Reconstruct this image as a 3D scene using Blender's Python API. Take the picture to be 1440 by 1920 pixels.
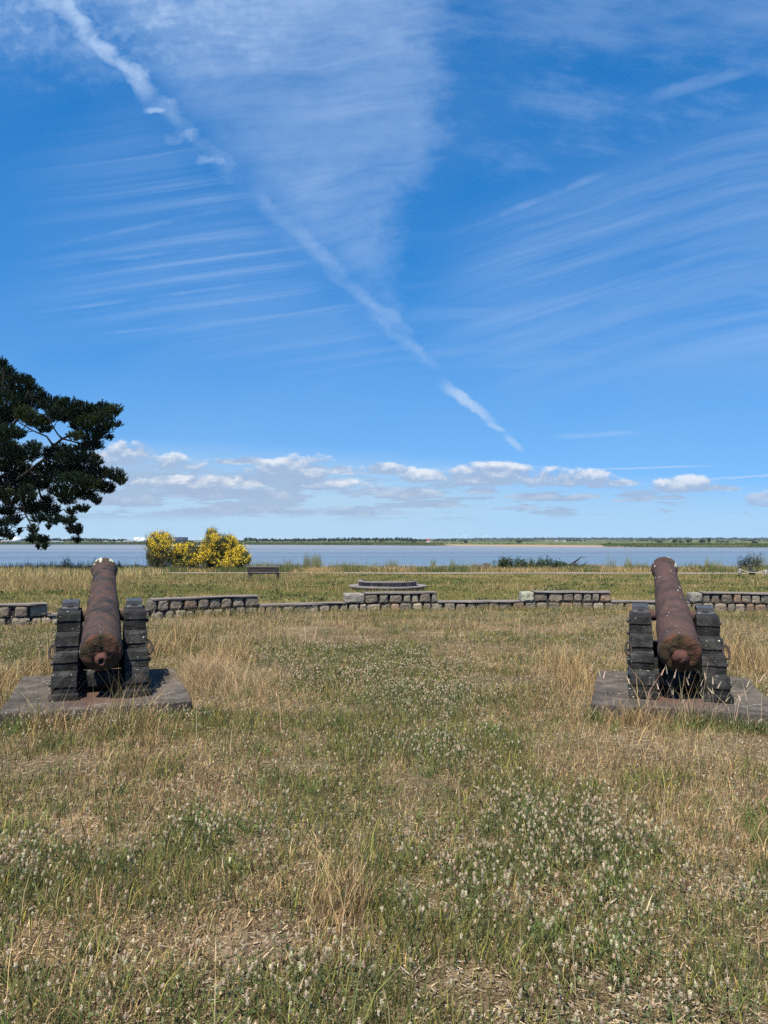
import bpy, bmesh, math, random
import numpy as np
from mathutils import Vector, Matrix, noise as mnoise

for o in list(bpy.data.objects):
    bpy.data.objects.remove(o)
scene = bpy.context.scene
C = scene.collection
R = math.radians
random.seed(7)
rng = np.random.default_rng(11)

# ------------------------------------------------------------------ camera
EYE = 1.55
F = 1440.0                      # focal length in pixels of the 1440x1920 photograph
PITCH = math.atan((1013 - 960) / F)
cam_d = bpy.data.cameras.new('camera')
cam = bpy.data.objects.new('camera', cam_d)
C.objects.link(cam)
cam.location = (0, 0, EYE)
cam.rotation_euler = (R(90) + PITCH, 0, 0)
cam_d.sensor_fit = 'VERTICAL'
cam_d.sensor_height = 36
cam_d.lens = 36 * F / 1920
cam_d.clip_start = 0.05
cam_d.clip_end = 60000
scene.camera = cam

SP, CP = math.sin(PITCH), math.cos(PITCH)


def at(px, py, Z):
    """world point at depth Z seen at pixel px, py of the photograph"""
    a, b = (px - 720) / F, (960 - py) / F
    y = CP - SP * b
    z = SP + CP * b
    return Vector((a / y * Z, Z, EYE + z / y * Z))


def uv(px, py):
    a, b = (px - 720) / F, (960 - py) / F
    y = CP - SP * b
    z = SP + CP * b
    return a / y, z / y


# ------------------------------------------------------------------ light and exposure
SUN_EL = R(62)
SUN_AZ = R(203)
sun_dir = Vector((math.sin(SUN_AZ) * math.cos(SUN_EL), math.cos(SUN_AZ) * math.cos(SUN_EL), math.sin(SUN_EL)))
sl = bpy.data.lights.new('sun', 'SUN')
sl.energy = 4.8
sl.angle = R(0.53)
sl.color = (1.0, 0.93, 0.82)
so = bpy.data.objects.new('sun', sl)
C.objects.link(so)
so.rotation_euler = (-sun_dir).to_track_quat('-Z', 'Y').to_euler()

scene.view_settings.view_transform = 'Standard'
scene.view_settings.look = 'None'
scene.view_settings.gamma = 1
EXPO = 0.98
scene.view_settings.exposure = EXPO
scene.render.engine = 'CYCLES'
scene.cycles.use_denoising = False
scene.cycles.max_bounces = 6
scene.cycles.transparent_max_bounces = 8
scene.cycles.volume_bounces = 1

# ------------------------------------------------------------------ node helpers


class Val:
    """a float socket with arithmetic that writes Math nodes"""

    def __init__(self, nt, s):
        self.nt, self.s = nt, s

    def _m(self, op, *a, clamp=False):
        n = self.nt.nodes.new('ShaderNodeMath')
        n.operation = op
        n.use_clamp = clamp
        for i, v in enumerate(a):
            if isinstance(v, Val):
                self.nt.links.new(v.s, n.inputs[i])
            else:
                n.inputs[i].default_value = float(v)
        return Val(self.nt, n.outputs[0])

    def __add__(self, o): return self._m('ADD', self, o)
    def __radd__(self, o): return self._m('ADD', self, o)
    def __sub__(self, o): return self._m('SUBTRACT', self, o)
    def __rsub__(self, o): return self._m('SUBTRACT', o, self)
    def __mul__(self, o): return self._m('MULTIPLY', self, o)
    def __rmul__(self, o): return self._m('MULTIPLY', self, o)
    def __truediv__(self, o): return self._m('DIVIDE', self, o)
    def mx(self, o): return self._m('MAXIMUM', self, o)
    def mn(self, o): return self._m('MINIMUM', self, o)
    def pw(self, o): return self._m('POWER', self, o)
    def sat(self): return self._m('ADD', self, 0.0, clamp=True)
    def gt(self, o): return self._m('GREATER_THAN', self, o)
    def ma(self, a, b): return self._m('MULTIPLY_ADD', self, a, b)

    def ss(self, a, b):
        n = self.nt.nodes.new('ShaderNodeMapRange')
        n.interpolation_type = 'SMOOTHSTEP'
        self.nt.links.new(self.s, n.inputs[0])
        n.inputs[1].default_value = a
        n.inputs[2].default_value = b
        return Val(self.nt, n.outputs[0])


def vec(nt, x, y, z=0.0):
    n = nt.nodes.new('ShaderNodeCombineXYZ')
    for i, v in enumerate((x, y, z)):
        if isinstance(v, Val):
            nt.links.new(v.s, n.inputs[i])
        else:
            n.inputs[i].default_value = float(v)
    return n.outputs[0]


def noise(nt, v, scale=1.0, detail=4, rough=0.55, dist=0.0):
    n = nt.nodes.new('ShaderNodeTexNoise')
    n.inputs['Scale'].default_value = scale
    n.inputs['Detail'].default_value = detail
    n.inputs['Roughness'].default_value = rough
    n.inputs['Distortion'].default_value = dist
    if v is not None:
        nt.links.new(v, n.inputs['Vector'])
    return Val(nt, n.outputs[0])


def mixc(nt, fac, a, b, blend='MIX'):
    n = nt.nodes.new('ShaderNodeMix')
    n.data_type = 'RGBA'
    n.blend_type = blend
    for i, v in ((0, fac), (6, a), (7, b)):
        if isinstance(v, Val):
            nt.links.new(v.s, n.inputs[i])
        elif isinstance(v, (int, float)):
            n.inputs[i].default_value = v
        elif isinstance(v, tuple):
            n.inputs[i].default_value = v if len(v) == 4 else (*v, 1)
        else:
            nt.links.new(v, n.inputs[i])
    return n.outputs[2]


# ------------------------------------------------------------------ sky
world = bpy.data.worlds.new('World')
scene.world = world
world.use_nodes = True
nt = world.node_tree
nt.nodes.clear()
out = nt.nodes.new('ShaderNodeOutputWorld')
bg = nt.nodes.new('ShaderNodeBackground')
nt.links.new(bg.outputs[0], out.inputs[0])
SKY = 0.0845
bg.inputs[1].default_value = SKY
sky = nt.nodes.new('ShaderNodeTexSky')
sky.sky_type = 'NISHITA'
sky.sun_disc = False
sky.sun_elevation = SUN_EL
sky.sun_rotation = SUN_AZ
sky.altitude = 0
sky.air_density = 1.0
sky.dust_density = 0.2
sky.ozone_density = 4.0
hs = nt.nodes.new('ShaderNodeHueSaturation')
hs.inputs['Saturation'].default_value = 1.36
hs.inputs['Value'].default_value = 1.13
nt.links.new(sky.outputs[0], hs.inputs['Color'])
tc = nt.nodes.new('ShaderNodeTexCoord')
skv = nt.nodes.new('ShaderNodeVectorMath')
skv.operation = 'MULTIPLY_ADD'
skv.inputs[1].default_value = (1, 1, .8)
skv.inputs[2].default_value = (0, 0, .17)
skn = nt.nodes.new('ShaderNodeVectorMath')
skn.operation = 'NORMALIZE'
nt.links.new(tc.outputs['Generated'], skv.inputs[0])
nt.links.new(skv.outputs[0], skn.inputs[0])
nt.links.new(skn.outputs[0], sky.inputs[0])
sx = nt.nodes.new('ShaderNodeSeparateXYZ')
nt.links.new(tc.outputs['Generated'], sx.inputs[0])
dx, dy, dz = (Val(nt, sx.outputs[i]) for i in range(3))
inv = Val(nt, dx.s)._m('DIVIDE', 1.0, dy.mx(0.08))
U = dx * inv
V = dz * inv
front = dy.ss(0.15, 0.45)


def skyc(r, g, b):
    return tuple(c / SKY / 2 ** EXPO for c in (r, g, b))


def line(p, q):
    """signed distance to the sky line through photo points p, q"""
    (u0, v0), (u1, v1) = uv(*p), uv(*q)
    l = math.hypot(u1 - u0, v1 - v0)
    a, b = (v1 - v0) / l, -(u1 - u0) / l
    return U * a + (V * b + (-(a * u0 + b * v0)))


def along(p, q):
    """0 at p, 1 at q"""
    (u0, v0), (u1, v1) = uv(*p), uv(*q)
    l2 = (u1 - u0) ** 2 + (v1 - v0) ** 2
    a, b = (u1 - u0) / l2, (v1 - v0) / l2
    return U * a + (V * b + (-(a * u0 + b * v0)))


def rot(th, sa, sb, seed, wob=None):
    c, s = math.cos(th), math.sin(th)
    a = U * c + V * s
    b = V * c - U * s
    if wob is not None:
        b = b + wob
    return vec(nt, a * sa, b * sb, seed)


PX = 1 / F
big = noise(nt, vec(nt, U * 3, V * 3, 1.7), 1, 3)
mid = noise(nt, vec(nt, U * 14, V * 22, 4.1), 1, 5, 0.6)
fine = noise(nt, vec(nt, U * 60, V * 75, 9.3), 1, 5, 0.62)
wob = (big - 0.5) * 0.10
# broad fan of cirrus right of the contrail
dL = line((100, 0), (820, 690)) * -1.0
strk = noise(nt, rot(R(9), 3.0, 34, 2.2, wob), 1, 6, 0.62, 0.6)
edgeR = U + (strk - .5) * .11 - V.ss(.41, .56) * .055 - .015 - (mid - 0.5) * 0.08 - (fine - .5) * 0.03
fanR = edgeR.ss(0.03, -0.035) * V.ss(0.25, 0.31)
inside = (dL + (mid - .5) * 0.06 - V.ss(.50, .68) * .04).ss(-0.03, 0.05)
soft = noise(nt, rot(R(25), 3.5, 7, 5.2, wob), 1, 4, 0.55)
fan = inside * fanR * (strk * 1.1 + fine * 0.3 + soft * 1.1 - 0.72).sat()
lowfan = inside * fanR * V.ss(.42, .30) * (strk * .8 + fine * .5 - .12).sat()
fan = fan.mx(lowfan)
# the contrail itself
cw = line((100, 0), (820, 690))
al = along((100, 0), (820, 690))
wid = al.ma(-0.003, 0.015)
puff = noise(nt, vec(nt, U * 34, V * 34, 3.3), 1, 6, 0.65)
core = (cw + (mid - .5) * 0.05) / wid
core = (1.0 - core * core).sat() * (puff * .8 + mid * .5 - 0.36).sat() * 2.3
gap1 = al.ss(0.30, 0.22).mx(al.ss(0.55, 0.66) * al.ss(1.01, .97) * .75).mx(noise(nt, vec(nt, al * 9, 0, 8), 1, 2).ss(.34, .55) * al.ss(1.0, .9) * .6)
core = core * gap1 * al.ss(1.005, 0.97)
# altocumulus puffs, top left, and the veil along the top edge
alto = noise(nt, vec(nt, U * 42, V * 46, 6.6), 1, 4, .6).ss(0.40, 0.72)
altom = (V + (mid - .5) * .16).ss(0.60, 0.69) * U.ss(0.02, -0.3)
veilt = (V + (mid - .5) * 0.13 - U * 0.03).ss(0.615, 0.69) * (noise(nt, rot(R(-4), 6, 18, 5.0), 1, 6, .62).ss(.25, .75))
# streaks on the left of the fan, nearly parallel
sL = noise(nt, rot(R(8), .75, 66, 7.7, wob * .15), 1, 6, .62, .1).ss(.44, .74)
sLb = noise(nt, rot(R(10), 1.6, 21, 17.7, wob * .6), 1, 4, .5, .2).ss(.42, .75)
mL = dL.ss(0.02, -0.06) * (V + U * .1).ss(0.19, 0.27) * V.ss(0.64, 0.46) * U.ss(-.55, -.2)
# streaks on the right, rising to the right
wr = (big - .5) * 0.025 + U * U * 0.28
sR = noise(nt, rot(R(26), .9, 13, 12.2, wr), 1, 6, .62, 0).ss(.34, .74)
sRf = noise(nt, rot(R(26), 1.6, 36, 14.2, wr), 1, 6, .66, 0)
mR = U.ss(0.03, 0.2) * (V - U * 0.42 + (soft - .5) * .1).ss(0.40, 0.30) * V.ss(0.16, 0.30)
sR2 = noise(nt, rot(R(6), 1.4, 34, 15.2, wob), 1, 5, .55, .2).ss(.42, .8)
mR2 = U.ss(-.05, .15) * V.ss(.13, .24) * V.ss(.45, .3)
mott = noise(nt, rot(R(-8), 9, 22, 21), 1, 6, .65).ss(.42, .8) * U.ss(.04, .2) * V.ss(.44, .5)
veilA = (mR * (sR * .22 + (sRf - .40).sat() * .75 + .04)).mx(sR2 * mR2 * .30).mx(mott * .22)


def seg(p, q, w0, w1, k, brk=0.0):
    jit = .25 if brk else 1.0
    d = line(p, q)
    t = along(p, q)
    w = t.ma((w1 - w0) * PX, w0 * PX)
    d = (d + ((fine - .5) * (.9 * jit) + (mid - .5) * .5) * ((w0 + w1) * PX)) / w
    r = (1.0 - d * d).sat() * t.ss(-0.1, 0.35) * t.ss(1.1, 0.65) * k
    return r if not brk else r * (mid * 1.7 - .45).sat()


segs = (seg((826, 716), (932, 796), 15, 9, 1.0) * (puff + .25).sat()).mx(seg((908, 790), (950, 810), 8, 6, .6)).mx(seg((944, 816), (982, 846), 9, 6, .55))
segs = segs.mx(seg((1030, 820), (1210, 810), 7, 5, .55, 1)).mx(seg((1080, 881), (1350, 873), 2.6, 2.2, .6)).mx(seg((1300, 900), (1520, 887), 2.8, 2.6, .65)).mx(seg((700, 890), (1050, 874), 4, 2.5, .5)).mx(seg((660, 560), (835, 698), 20, 10, .55) * ((puff - .2) * 1.6).sat())
segs = segs.mx(seg((830, 445), (1180, 310), 12, 10, .42, 1)).mx(seg((840, 470), (1300, 340), 9, 9, .34, 1)).mx(seg((590, 408), (760, 410), 8, 6, .4, 1)).mx(seg((700, 572), (100, 636), 7, 4, .42, 1)).mx(seg((620, 512), (20, 592), 7, 4, .40, 1)).mx(seg((560, 445), (40, 505), 9, 5, .34, 1)).mx(seg((1180, 196), (1500, 100), 16, 16, .42, 1)).mx(seg((500, 375), (60, 470), 10, 6, .34, 1))
pf = (puff - .3).sat() * 2.4
blobs = (seg((306, 262), (384, 248), 15, 15, .75) * pf).mx(seg((362, 300), (434, 302), 13, 9, .75) * pf).mx(seg((268, 207), (318, 205), 8, 6, .65)).mx(seg((405, 338), (465, 336), 10, 8, .4) * pf)
cir = (fan * .50 + core * (al.ss(.36, .25) * .42 + .34) + alto * altom * .27 + veilt * .27 + (sL * .25 + sLb * .12 + .04) * mL).mx(veilA).mx(segs).mx(blobs)
cir = cir + (1.0 - cir) * ((soft - .35).sat() * .18)
cir = (cir * front).mn(0.8)
col = mixc(nt, cir, hs.outputs[0], skyc(.47, .65, .93))
# milky band above the horizon
vv_ = V + U * 0.05 + (big - .5) * .04
veil = vv_.ss(0.135, 0.04) * 0.72
edge = (V + U * 0.05 + (mid - .5) * .014).ss(0.122, 0.098) * 0.20 * U.ss(0.36, -0.1)
veil = veil.mx(V.ss(.012, .0) * .9).mx(V.ss(.34, .06) * .2)
col = mixc(nt, (veil + edge).sat() * dy.ss(.0, .3), col, skyc(.47, .68, .86))

# cumulus: explicit clouds (centre x, base y, half width, height) in photo pixels -> sky directions
CL = [(222, 866, 85, 38), (330, 874, 80, 26), (450, 868, 70, 12), (556, 890, 100, 40), (640, 886, 55, 20), (722, 886, 42, 18), (800, 899, 62, 24),
      (905, 903, 110, 38), (1068, 908, 100, 34), (1170, 908, 40, 10), (1283, 916, 66, 30), (1350, 918, 50, 10), (350, 912, 110, 34), (450, 918, 80, 24),
      (365, 930, 140, 18), (610, 912, 90, 24), (700, 925, 100, 18), (480, 932, 90, 18), (900, 923, 40, 16), (1000, 933, 55, 14), (1095, 933, 40, 8),
      (780, 930, 80, 14), (1245, 935, 70, 8), (1435, 944, 45, 28), (440, 962, 190, 16), (650, 963, 170, 14), (850, 950, 80, 10), (250, 945, 100, 16), (1180, 940, 40, 6), (960, 955, 60, 7)]


BIG = [c for c in CL if c[3] >= 24]
SMALL = [c for c in CL if c[3] < 24]


def cum(Vs, L):
    f = None
    for (x, y, w, h) in L:
        u0, v0 = uv(x, y)
        w, h = w * PX, h * PX
        du = U.ma(1 / w, -u0 / w)
        dv = Vs.ma(1 / h, -v0 / h)
        dvv = dv.mx(dv * -3.5)
        g = (1.0 - du * du) - dvv * dvv
        f = g if f is None else f.mx(g)
    return f.mx(-1.0)


def cn(off):
    return (noise(nt, vec(nt, U * 34, (V + off) * 56, 31), 1, 6, .62, .2) - .5) * 2.3 + (noise(nt, vec(nt, U * 15, (V + off) * 36, 37), 1, 2, .5) - .5) * 1.7


n1, n2 = cn(0), cn(0.008)
FB, FS = cum(V, BIG), cum(V, SMALL)
D1 = FB.mx(FS) + n1
D2 = cum(V + 0.008, BIG).mx(FS - .35) + n2
ca = D1.ss(0.02, 0.62)
lit = (D1 - D2 + 0.05).ss(0.0, 1.15)
hi = V.ss(0.055, 0.08)
lit = lit * (hi * .7 + .3)
ccol = mixc(nt, lit, skyc(.37, .49, .69), skyc(.88, .90, .94))
# small flat cloudlets lower down
g1 = noise(nt, vec(nt, U * 10, V * 62, 41), 1, 6, .62, .1)
gm = V.ss(0.022, 0.038) * (V + U * .04).ss(0.095, 0.07)
ga = (g1 + (big - .5) * .3 - U * .10).ss(0.47, 0.54) * gm * .75
col = mixc(nt, ga * front, col, skyc(.36, .475, .66))
col = mixc(nt, ca * front * (V.ss(0.02, 0.075) * .38 + .46), col, ccol)
nt.links.new(col, bg.inputs[0])

# ------------------------------------------------------------------ numpy noise and ground shape


def vn(x, y, s, seed):
    x = np.asarray(x) * s + seed * 17.13
    y = np.asarray(y) * s + seed * 9.71
    xi, yi = np.floor(x), np.floor(y)
    fx, fy = x - xi, y - yi
    fx, fy = fx * fx * (3 - 2 * fx), fy * fy * (3 - 2 * fy)

    def h(a, b):
        v = np.sin(a * 127.1 + b * 311.7 + seed * 74.7) * 43758.5453
        return v - np.floor(v)
    return (h(xi, yi) * (1 - fx) + h(xi + 1, yi) * fx) * (1 - fy) + (h(xi, yi + 1) * (1 - fx) + h(xi + 1, yi + 1) * fx) * fy


def fbm(x, y, s, seed, o=4):
    t, a, n = 0, .5, 0
    for i in range(o):
        t = t + a * vn(x, y, s, seed + i)
        n += a
        s *= 2.03
        a *= .55
    return t / n


WATER = -4.0


def gz(x, y):
    x, y = np.asarray(x, float), np.asarray(y, float)
    yy = y - 0.0 * x
    z = np.interp(yy, [0, 17, 22, 38, 51, 59, 60.5, 68, 80, 1e6], [0, 0, -.03, -.5, -.66, -.68, -.9, -4.6, -7, -7])
    bump = (fbm(x, y, .9, 3, 3) - .5) * .05 + (fbm(x, y, .12, 5, 2) - .5) * .08
    k = np.clip((80 - y) / 20, 0, 1) * np.clip((y - 1) / 3, 0, 1)
    return z + bump * k


def gz1(x, y):
    return float(gz(x, y))


# ------------------------------------------------------------------ mesh helpers
def new_obj(name, me, mats, parent=None):
    o = bpy.data.objects.new(name, me)
    C.objects.link(o)
    for m in (mats if isinstance(mats, (list, tuple)) else [mats]):
        me.materials.append(m)
    if parent is not None:
        o.parent = parent
    return o


def tag(o, label=None, cat=None, group=None, kind=None):
    if label:
        o['label'] = label
    if cat:
        o['category'] = cat
    if group:
        o['group'] = group
    if kind:
        o['kind'] = kind
    return o


def thing(name, label, cat, loc=(0, 0, 0), rz=0, group=None):
    o = bpy.data.objects.new(name, None)
    C.objects.link(o)
    o.location = loc
    o.rotation_euler = (0, 0, rz)
    o.empty_display_size = .1
    return tag(o, label, cat, group)


def tri_mesh(name, v, f, col=None, smooth=False, quads=False):
    """numpy arrays to mesh; col = per vertex linear rgb"""
    me = bpy.data.meshes.new(name)
    v = np.ascontiguousarray(v, dtype=np.float32)
    f = np.ascontiguousarray(f, dtype=np.int32)
    k = f.shape[1]
    me.vertices.add(len(v))
    me.vertices.foreach_set('co', v.ravel())
    me.loops.add(f.size)
    me.loops.foreach_set('vertex_index', f.ravel())
    me.polygons.add(len(f))
    me.polygons.foreach_set('loop_start', np.arange(0, f.size, k, dtype=np.int32))
    if smooth:
        me.polygons.foreach_set('use_smooth', np.ones(len(f), dtype=bool))
    else:
        me.polygons.foreach_set('use_smooth', np.zeros(len(f), dtype=bool))
    if col is not None:
        ca = me.color_attributes.new('Col', 'FLOAT_COLOR', 'POINT')
        c4 = np.ones((len(v), 4), dtype=np.float32)
        c4[:, :3] = col
        ca.data.foreach_set('color', c4.ravel())
    me.update(calc_edges=True)
    return me


class MB:
    """collects simple shapes (verts, faces, material index, colour) into one mesh"""

    def __init__(self):
        self.v, self.f, self.m, self.c, self.sm = [], [], [], [], []

    def add(self, vs, fs, mi=0, col=(1, 1, 1), smooth=False):
        b = len(self.v)
        self.v += [tuple(p) for p in vs]
        self.c += [col] * len(vs)
        for f in fs:
            self.f.append([b + i for i in f])
            self.m.append(mi)
            self.sm.append(smooth)
        return self

    def box(self, lo, hi, mi=0, col=(1, 1, 1), mat=None, jit=0.0):
        vs = [Vector((x, y, z)) for x in (lo[0], hi[0]) for y in (lo[1], hi[1]) for z in (lo[2], hi[2])]
        if jit:
            vs = [p + Vector([random.uniform(-jit, jit) for _ in range(3)]) for p in vs]
        if mat is not None:
            vs = [mat @ p for p in vs]
        return self.add(vs, [(0, 1, 3, 2), (4, 6, 7, 5), (0, 4, 5, 1), (2, 3, 7, 6), (0, 2, 6, 4), (1, 5, 7, 3)], mi, col)

    def tube(self, pts, rad, n=8, mi=0, col=(1, 1, 1), cap=True, wob=0.0):
        pts = [Vector(p) for p in pts]
        rad = rad if isinstance(rad, (list, tuple)) else [rad] * len(pts)
        rings = []
        for i, p in enumerate(pts):
            d = (pts[min(i + 1, len(pts) - 1)] - pts[max(i - 1, 0)]).normalized()
            a = d.orthogonal().normalized() if i == 0 else (pa - d * pa.dot(d)).normalized()
            pa = a
            b = d.cross(a)
            rings.append([p + (a * math.cos(t) + b * math.sin(t)) * rad[i] * (1 + random.uniform(-wob, wob)) for t in [2 * math.pi * k / n for k in range(n)]])
        vs = [q for r in rings for q in r]
        fs = [(i * n + k, i * n + (k + 1) % n, (i + 1) * n + (k + 1) % n, (i + 1) * n + k) for i in range(len(pts) - 1) for k in range(n)]
        if cap:
            fs += [tuple(range(n - 1, -1, -1)), tuple((len(pts) - 1) * n + k for k in range(n))]
        return self.add(vs, fs, mi, col, True)

    def lathe(self, prof, n=24, axis='Z', mi=0, col=(1, 1, 1), mat=None, smooth=True):
        """prof: list of (r, h)"""
        vs = []
        for r, h in prof:
            for k in range(n):
                t = 2 * math.pi * k / n
                p = Vector((r * math.cos(t), r * math.sin(t), h)) if axis == 'Z' else Vector((r * math.cos(t), h, r * math.sin(t)))
                vs.append(mat @ p if mat is not None else p)
        fs = [(i * n + k, i * n + (k + 1) % n, (i + 1) * n + (k + 1) % n, (i + 1) * n + k) for i in range(len(prof) - 1) for k in range(n)]
        if prof[0][0] > 1e-6:
            fs.append(tuple(range(n)))
        if prof[-1][0] > 1e-6:
            fs.append(tuple((len(prof) - 1) * n + k for k in range(n - 1, -1, -1)))
        return self.add(vs, fs, mi, col, smooth)

    def mesh(self, name):
        me = bpy.data.meshes.new(name)
        me.from_pydata(self.v, [], self.f)
        me.polygons.foreach_set('material_index', self.m)
        me.polygons.foreach_set('use_smooth', self.sm)
        ca = me.color_attributes.new('Col', 'FLOAT_COLOR', 'POINT')
        ca.data.foreach_set('color', [x for c in self.c for x in (*c, 1)])
        bm = bmesh.new()
        bm.from_mesh(me)
        bmesh.ops.recalc_face_normals(bm, faces=bm.faces)
        bm.to_mesh(me)
        bm.free()
        me.update()
        return me

    def build(self, name, mats, parent=None, bevel=0.0, seg=2):
        o = new_obj(name, self.mesh(name), mats, parent)
        if bevel:
            md = o.modifiers.new('bevel', 'BEVEL')
            md.width = bevel
            md.segments = seg
            md.limit_method = 'ANGLE'
        return o


# ------------------------------------------------------------------ materials
def base_mat(name, rough=.9, spec=.3):
    m = bpy.data.materials.new(name)
    m.use_nodes = True
    n = m.node_tree
    b = n.nodes['Principled BSDF']
    b.inputs['Roughness'].default_value = rough
    b.inputs['Specular IOR Level'].default_value = spec
    return m, n, b


def leaf_mat(name, trans=.3, attr='Col', tint=(1, 1, 1)):
    m = bpy.data.materials.new(name)
    m.use_nodes = True
    n = m.node_tree
    n.nodes.clear()
    o = n.nodes.new('ShaderNodeOutputMaterial')
    a = n.nodes.new('ShaderNodeAttribute')
    a.attribute_name = attr
    c = mixc(n, 1.0, a.outputs['Color'], tint, 'MULTIPLY')
    d = n.nodes.new('ShaderNodeBsdfDiffuse')
    t = n.nodes.new('ShaderNodeBsdfTranslucent')
    mx = n.nodes.new('ShaderNodeMixShader')
    mx.inputs[0].default_value = trans
    n.links.new(c, d.inputs[0])
    n.links.new(c, t.inputs[0])
    n.links.new(d.outputs[0], mx.inputs[1])
    n.links.new(t.outputs[0], mx.inputs[2])
    n.links.new(mx.outputs[0], o.inputs[0])
    return m


def ramp(n, fac, stops):
    r = n.nodes.new('ShaderNodeValToRGB')
    e = r.color_ramp.elements
    while len(e) < len(stops):
        e.new(.5)
    for el, (p, c) in zip(e, stops):
        el.position = p
        el.color = (*c, 1)
    n.links.new(fac.s if isinstance(fac, Val) else fac, r.inputs[0])
    return r.outputs[0]


def add_bump(n, b, h, strength, dist):
    bp = n.nodes.new('ShaderNodeBump')
    bp.inputs['Strength'].default_value = strength
    bp.inputs['Distance'].default_value = dist
    n.links.new(h.s, bp.inputs['Height'])
    n.links.new(bp.outputs[0], b.inputs['Normal'])


def spots(n, v, scale, lo, hi, seed=0.0, elong=None):
    """scattered small irregular spots"""
    vo = n.nodes.new('ShaderNodeTexVoronoi')
    vo.inputs['Scale'].default_value = scale
    mp = n.nodes.new('ShaderNodeMapping')
    mp.inputs['Location'].default_value = (seed, seed * 1.3, seed * .7)
    if elong:
        mp.inputs['Scale'].default_value = elong
    n.links.new(v, mp.inputs[0])
    n.links.new(mp.outputs[0], vo.inputs['Vector'])
    d = Val(n, vo.outputs['Distance'])
    wn = n.nodes.new('ShaderNodeTexWhiteNoise')
    n.links.new(vo.outputs['Position'], wn.inputs['Vector'])
    r = Val(n, wn.outputs['Value'])
    nz = noise(n, mp.outputs[0], scale * 2.2, 3, .6)
    size = (r - lo).mx(0.0) * hi
    return (size - d - (nz - .5) * .35).ss(0.0, 0.05) * r.gt(lo)


def rough_mat(name, stops, scale=6, bump=.5, bdist=.01, rough=.95, lichen=None, lcol=(.45, .47, .38), attr=False, detail=8, wood=False, spec=.2, island=None):
    m, n, b = base_mat(name, rough, spec)
    t = n.nodes.new('ShaderNodeTexCoord')
    v = t.outputs['Object']
    if wood:
        mp = n.nodes.new('ShaderNodeMapping')
        mp.inputs['Scale'].default_value = wood
        n.links.new(v, mp.inputs[0])
        vv = mp.outputs[0]
    else:
        vv = v
    f = noise(n, vv, scale, detail, .62, .3)
    f2 = noise(n, vv, scale * 7, 6, .65)
    c = ramp(n, (f * .75 + f2 * .25), [(p_, tuple(k_ * .86 for k_ in c_)) for p_, c_ in stops])
    if attr:
        a = n.nodes.new('ShaderNodeAttribute')
        a.attribute_name = 'Col'
        c = mixc(n, 1.0, c, a.outputs['Color'], 'MULTIPLY')
    for (sc, lo, hi, cl, el) in (lichen or []):
        s = spots(n, v, sc, lo, hi, sc * .37, el)
        c = mixc(n, s * .9, c, cl)
    n.links.new(c, b.inputs['Base Color'])
    add_bump(n, b, f2 * .6 + f * .8, bump, bdist)
    return m


M_leaf = leaf_mat('grass_blades', .28)
M_head = leaf_mat('clover_fuzz', .45)
M_needle = leaf_mat('pine_needles', .12)
M_broom = leaf_mat('broom_foliage', .3)
M_bark = rough_mat('bark', [(.3, (.007, .006, .005)), (.7, (.022, .017, .014))], 4, .8, .03)
M_rust = rough_mat('rusted_iron', [(.38, (.016, .014, .014)), (.46, (.036, .028, .026)), (.53, (.072, .040, .030)), (.60, (.042, .032, .029)), (.70, (.030, .027, .027))], 4.0, 1.0, .015, .9,
                   [(26, .87, 2.6, (.34, .34, .31), (1, .5, 1)), (48, .84, 2.0, (.24, .23, .21), None)], spec=.2)
M_rust2 = rough_mat('rusted_iron_plum', [(.36, (.032, .023, .022)), (.47, (.055, .035, .031)), (.56, (.080, .045, .037)), (.70, (.050, .033, .030))], 5.5, 1.0, .015, .9,
                    [(24, .88, 2.7, (.42, .41, .39), (1, .45, 1)), (48, .86, 2.1, (.30, .29, .27), None)], spec=.2)
M_crust = rough_mat('lichen_crust', [(.35, (.30, .31, .22)), (.65, (.50, .52, .40))], 20, .8, .006)
M_breech = rough_mat('flaking_rust', [(.34, (.02, .016, .012)), (.46, (.055, .042, .022)), (.54, (.10, .048, .03)), (.66, (.15, .065, .04))], 9, 1.0, .03, .95)
M_cheek = rough_mat('blackened_timber', [(.34, (.007, .007, .007)), (.5, (.022, .022, .021)), (.66, (.066, .064, .058))], 7, 1.0, .02, .9,
                    [(17, .87, 2.6, (.36, .37, .28), None), (40, .85, 2.0, (.20, .21, .18), None)])
M_iron = rough_mat('weathered_iron', [(.3, (.014, .014, .015)), (.55, (.04, .042, .044)), (.75, (.11, .12, .125))], 9, .6, .006, .6, [(24, .88, 2.5, (.40, .42, .42), None)], spec=.5)
M_wrought = rough_mat('wrought_iron_ring', [(.3, (.02, .016, .016)), (.7, (.06, .04, .036))], 9, .6, .006, .8)
M_conc = rough_mat('plinth_concrete', [(.34, (.034, .029, .025)), (.5, (.076, .065, .054)), (.66, (.14, .118, .096))], 4.5, .9, .015, .95,
                   [(5, .88, 2.2, (.30, .28, .24), (1, 2.4, 1)), (16, .80, 1.8, (.27, .25, .22), (1, 1.8, 1))])
_n = M_conc.node_tree
_b = _n.nodes['Principled BSDF']
_src = _b.inputs['Base Color'].links[0].from_socket
_tc = _n.nodes.new('ShaderNodeTexCoord')
_sp = _n.nodes.new('ShaderNodeSeparateXYZ')
_n.links.new(_tc.outputs['Object'], _sp.inputs[0])
_x, _y = Val(_n, _sp.outputs[0]), Val(_n, _sp.outputs[1])
_d = (_x * _x * 6.0 + (_y + .45) * (_y + .45) * 3.0) + (noise(_n, _tc.outputs['Object'], 6, 5, .65) - .5) * 1.6
_n.links.new(mixc(_n, _d.ss(.85, .1) * .65, _src, (.075, .036, .024)), _b.inputs['Base Color'])
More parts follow.
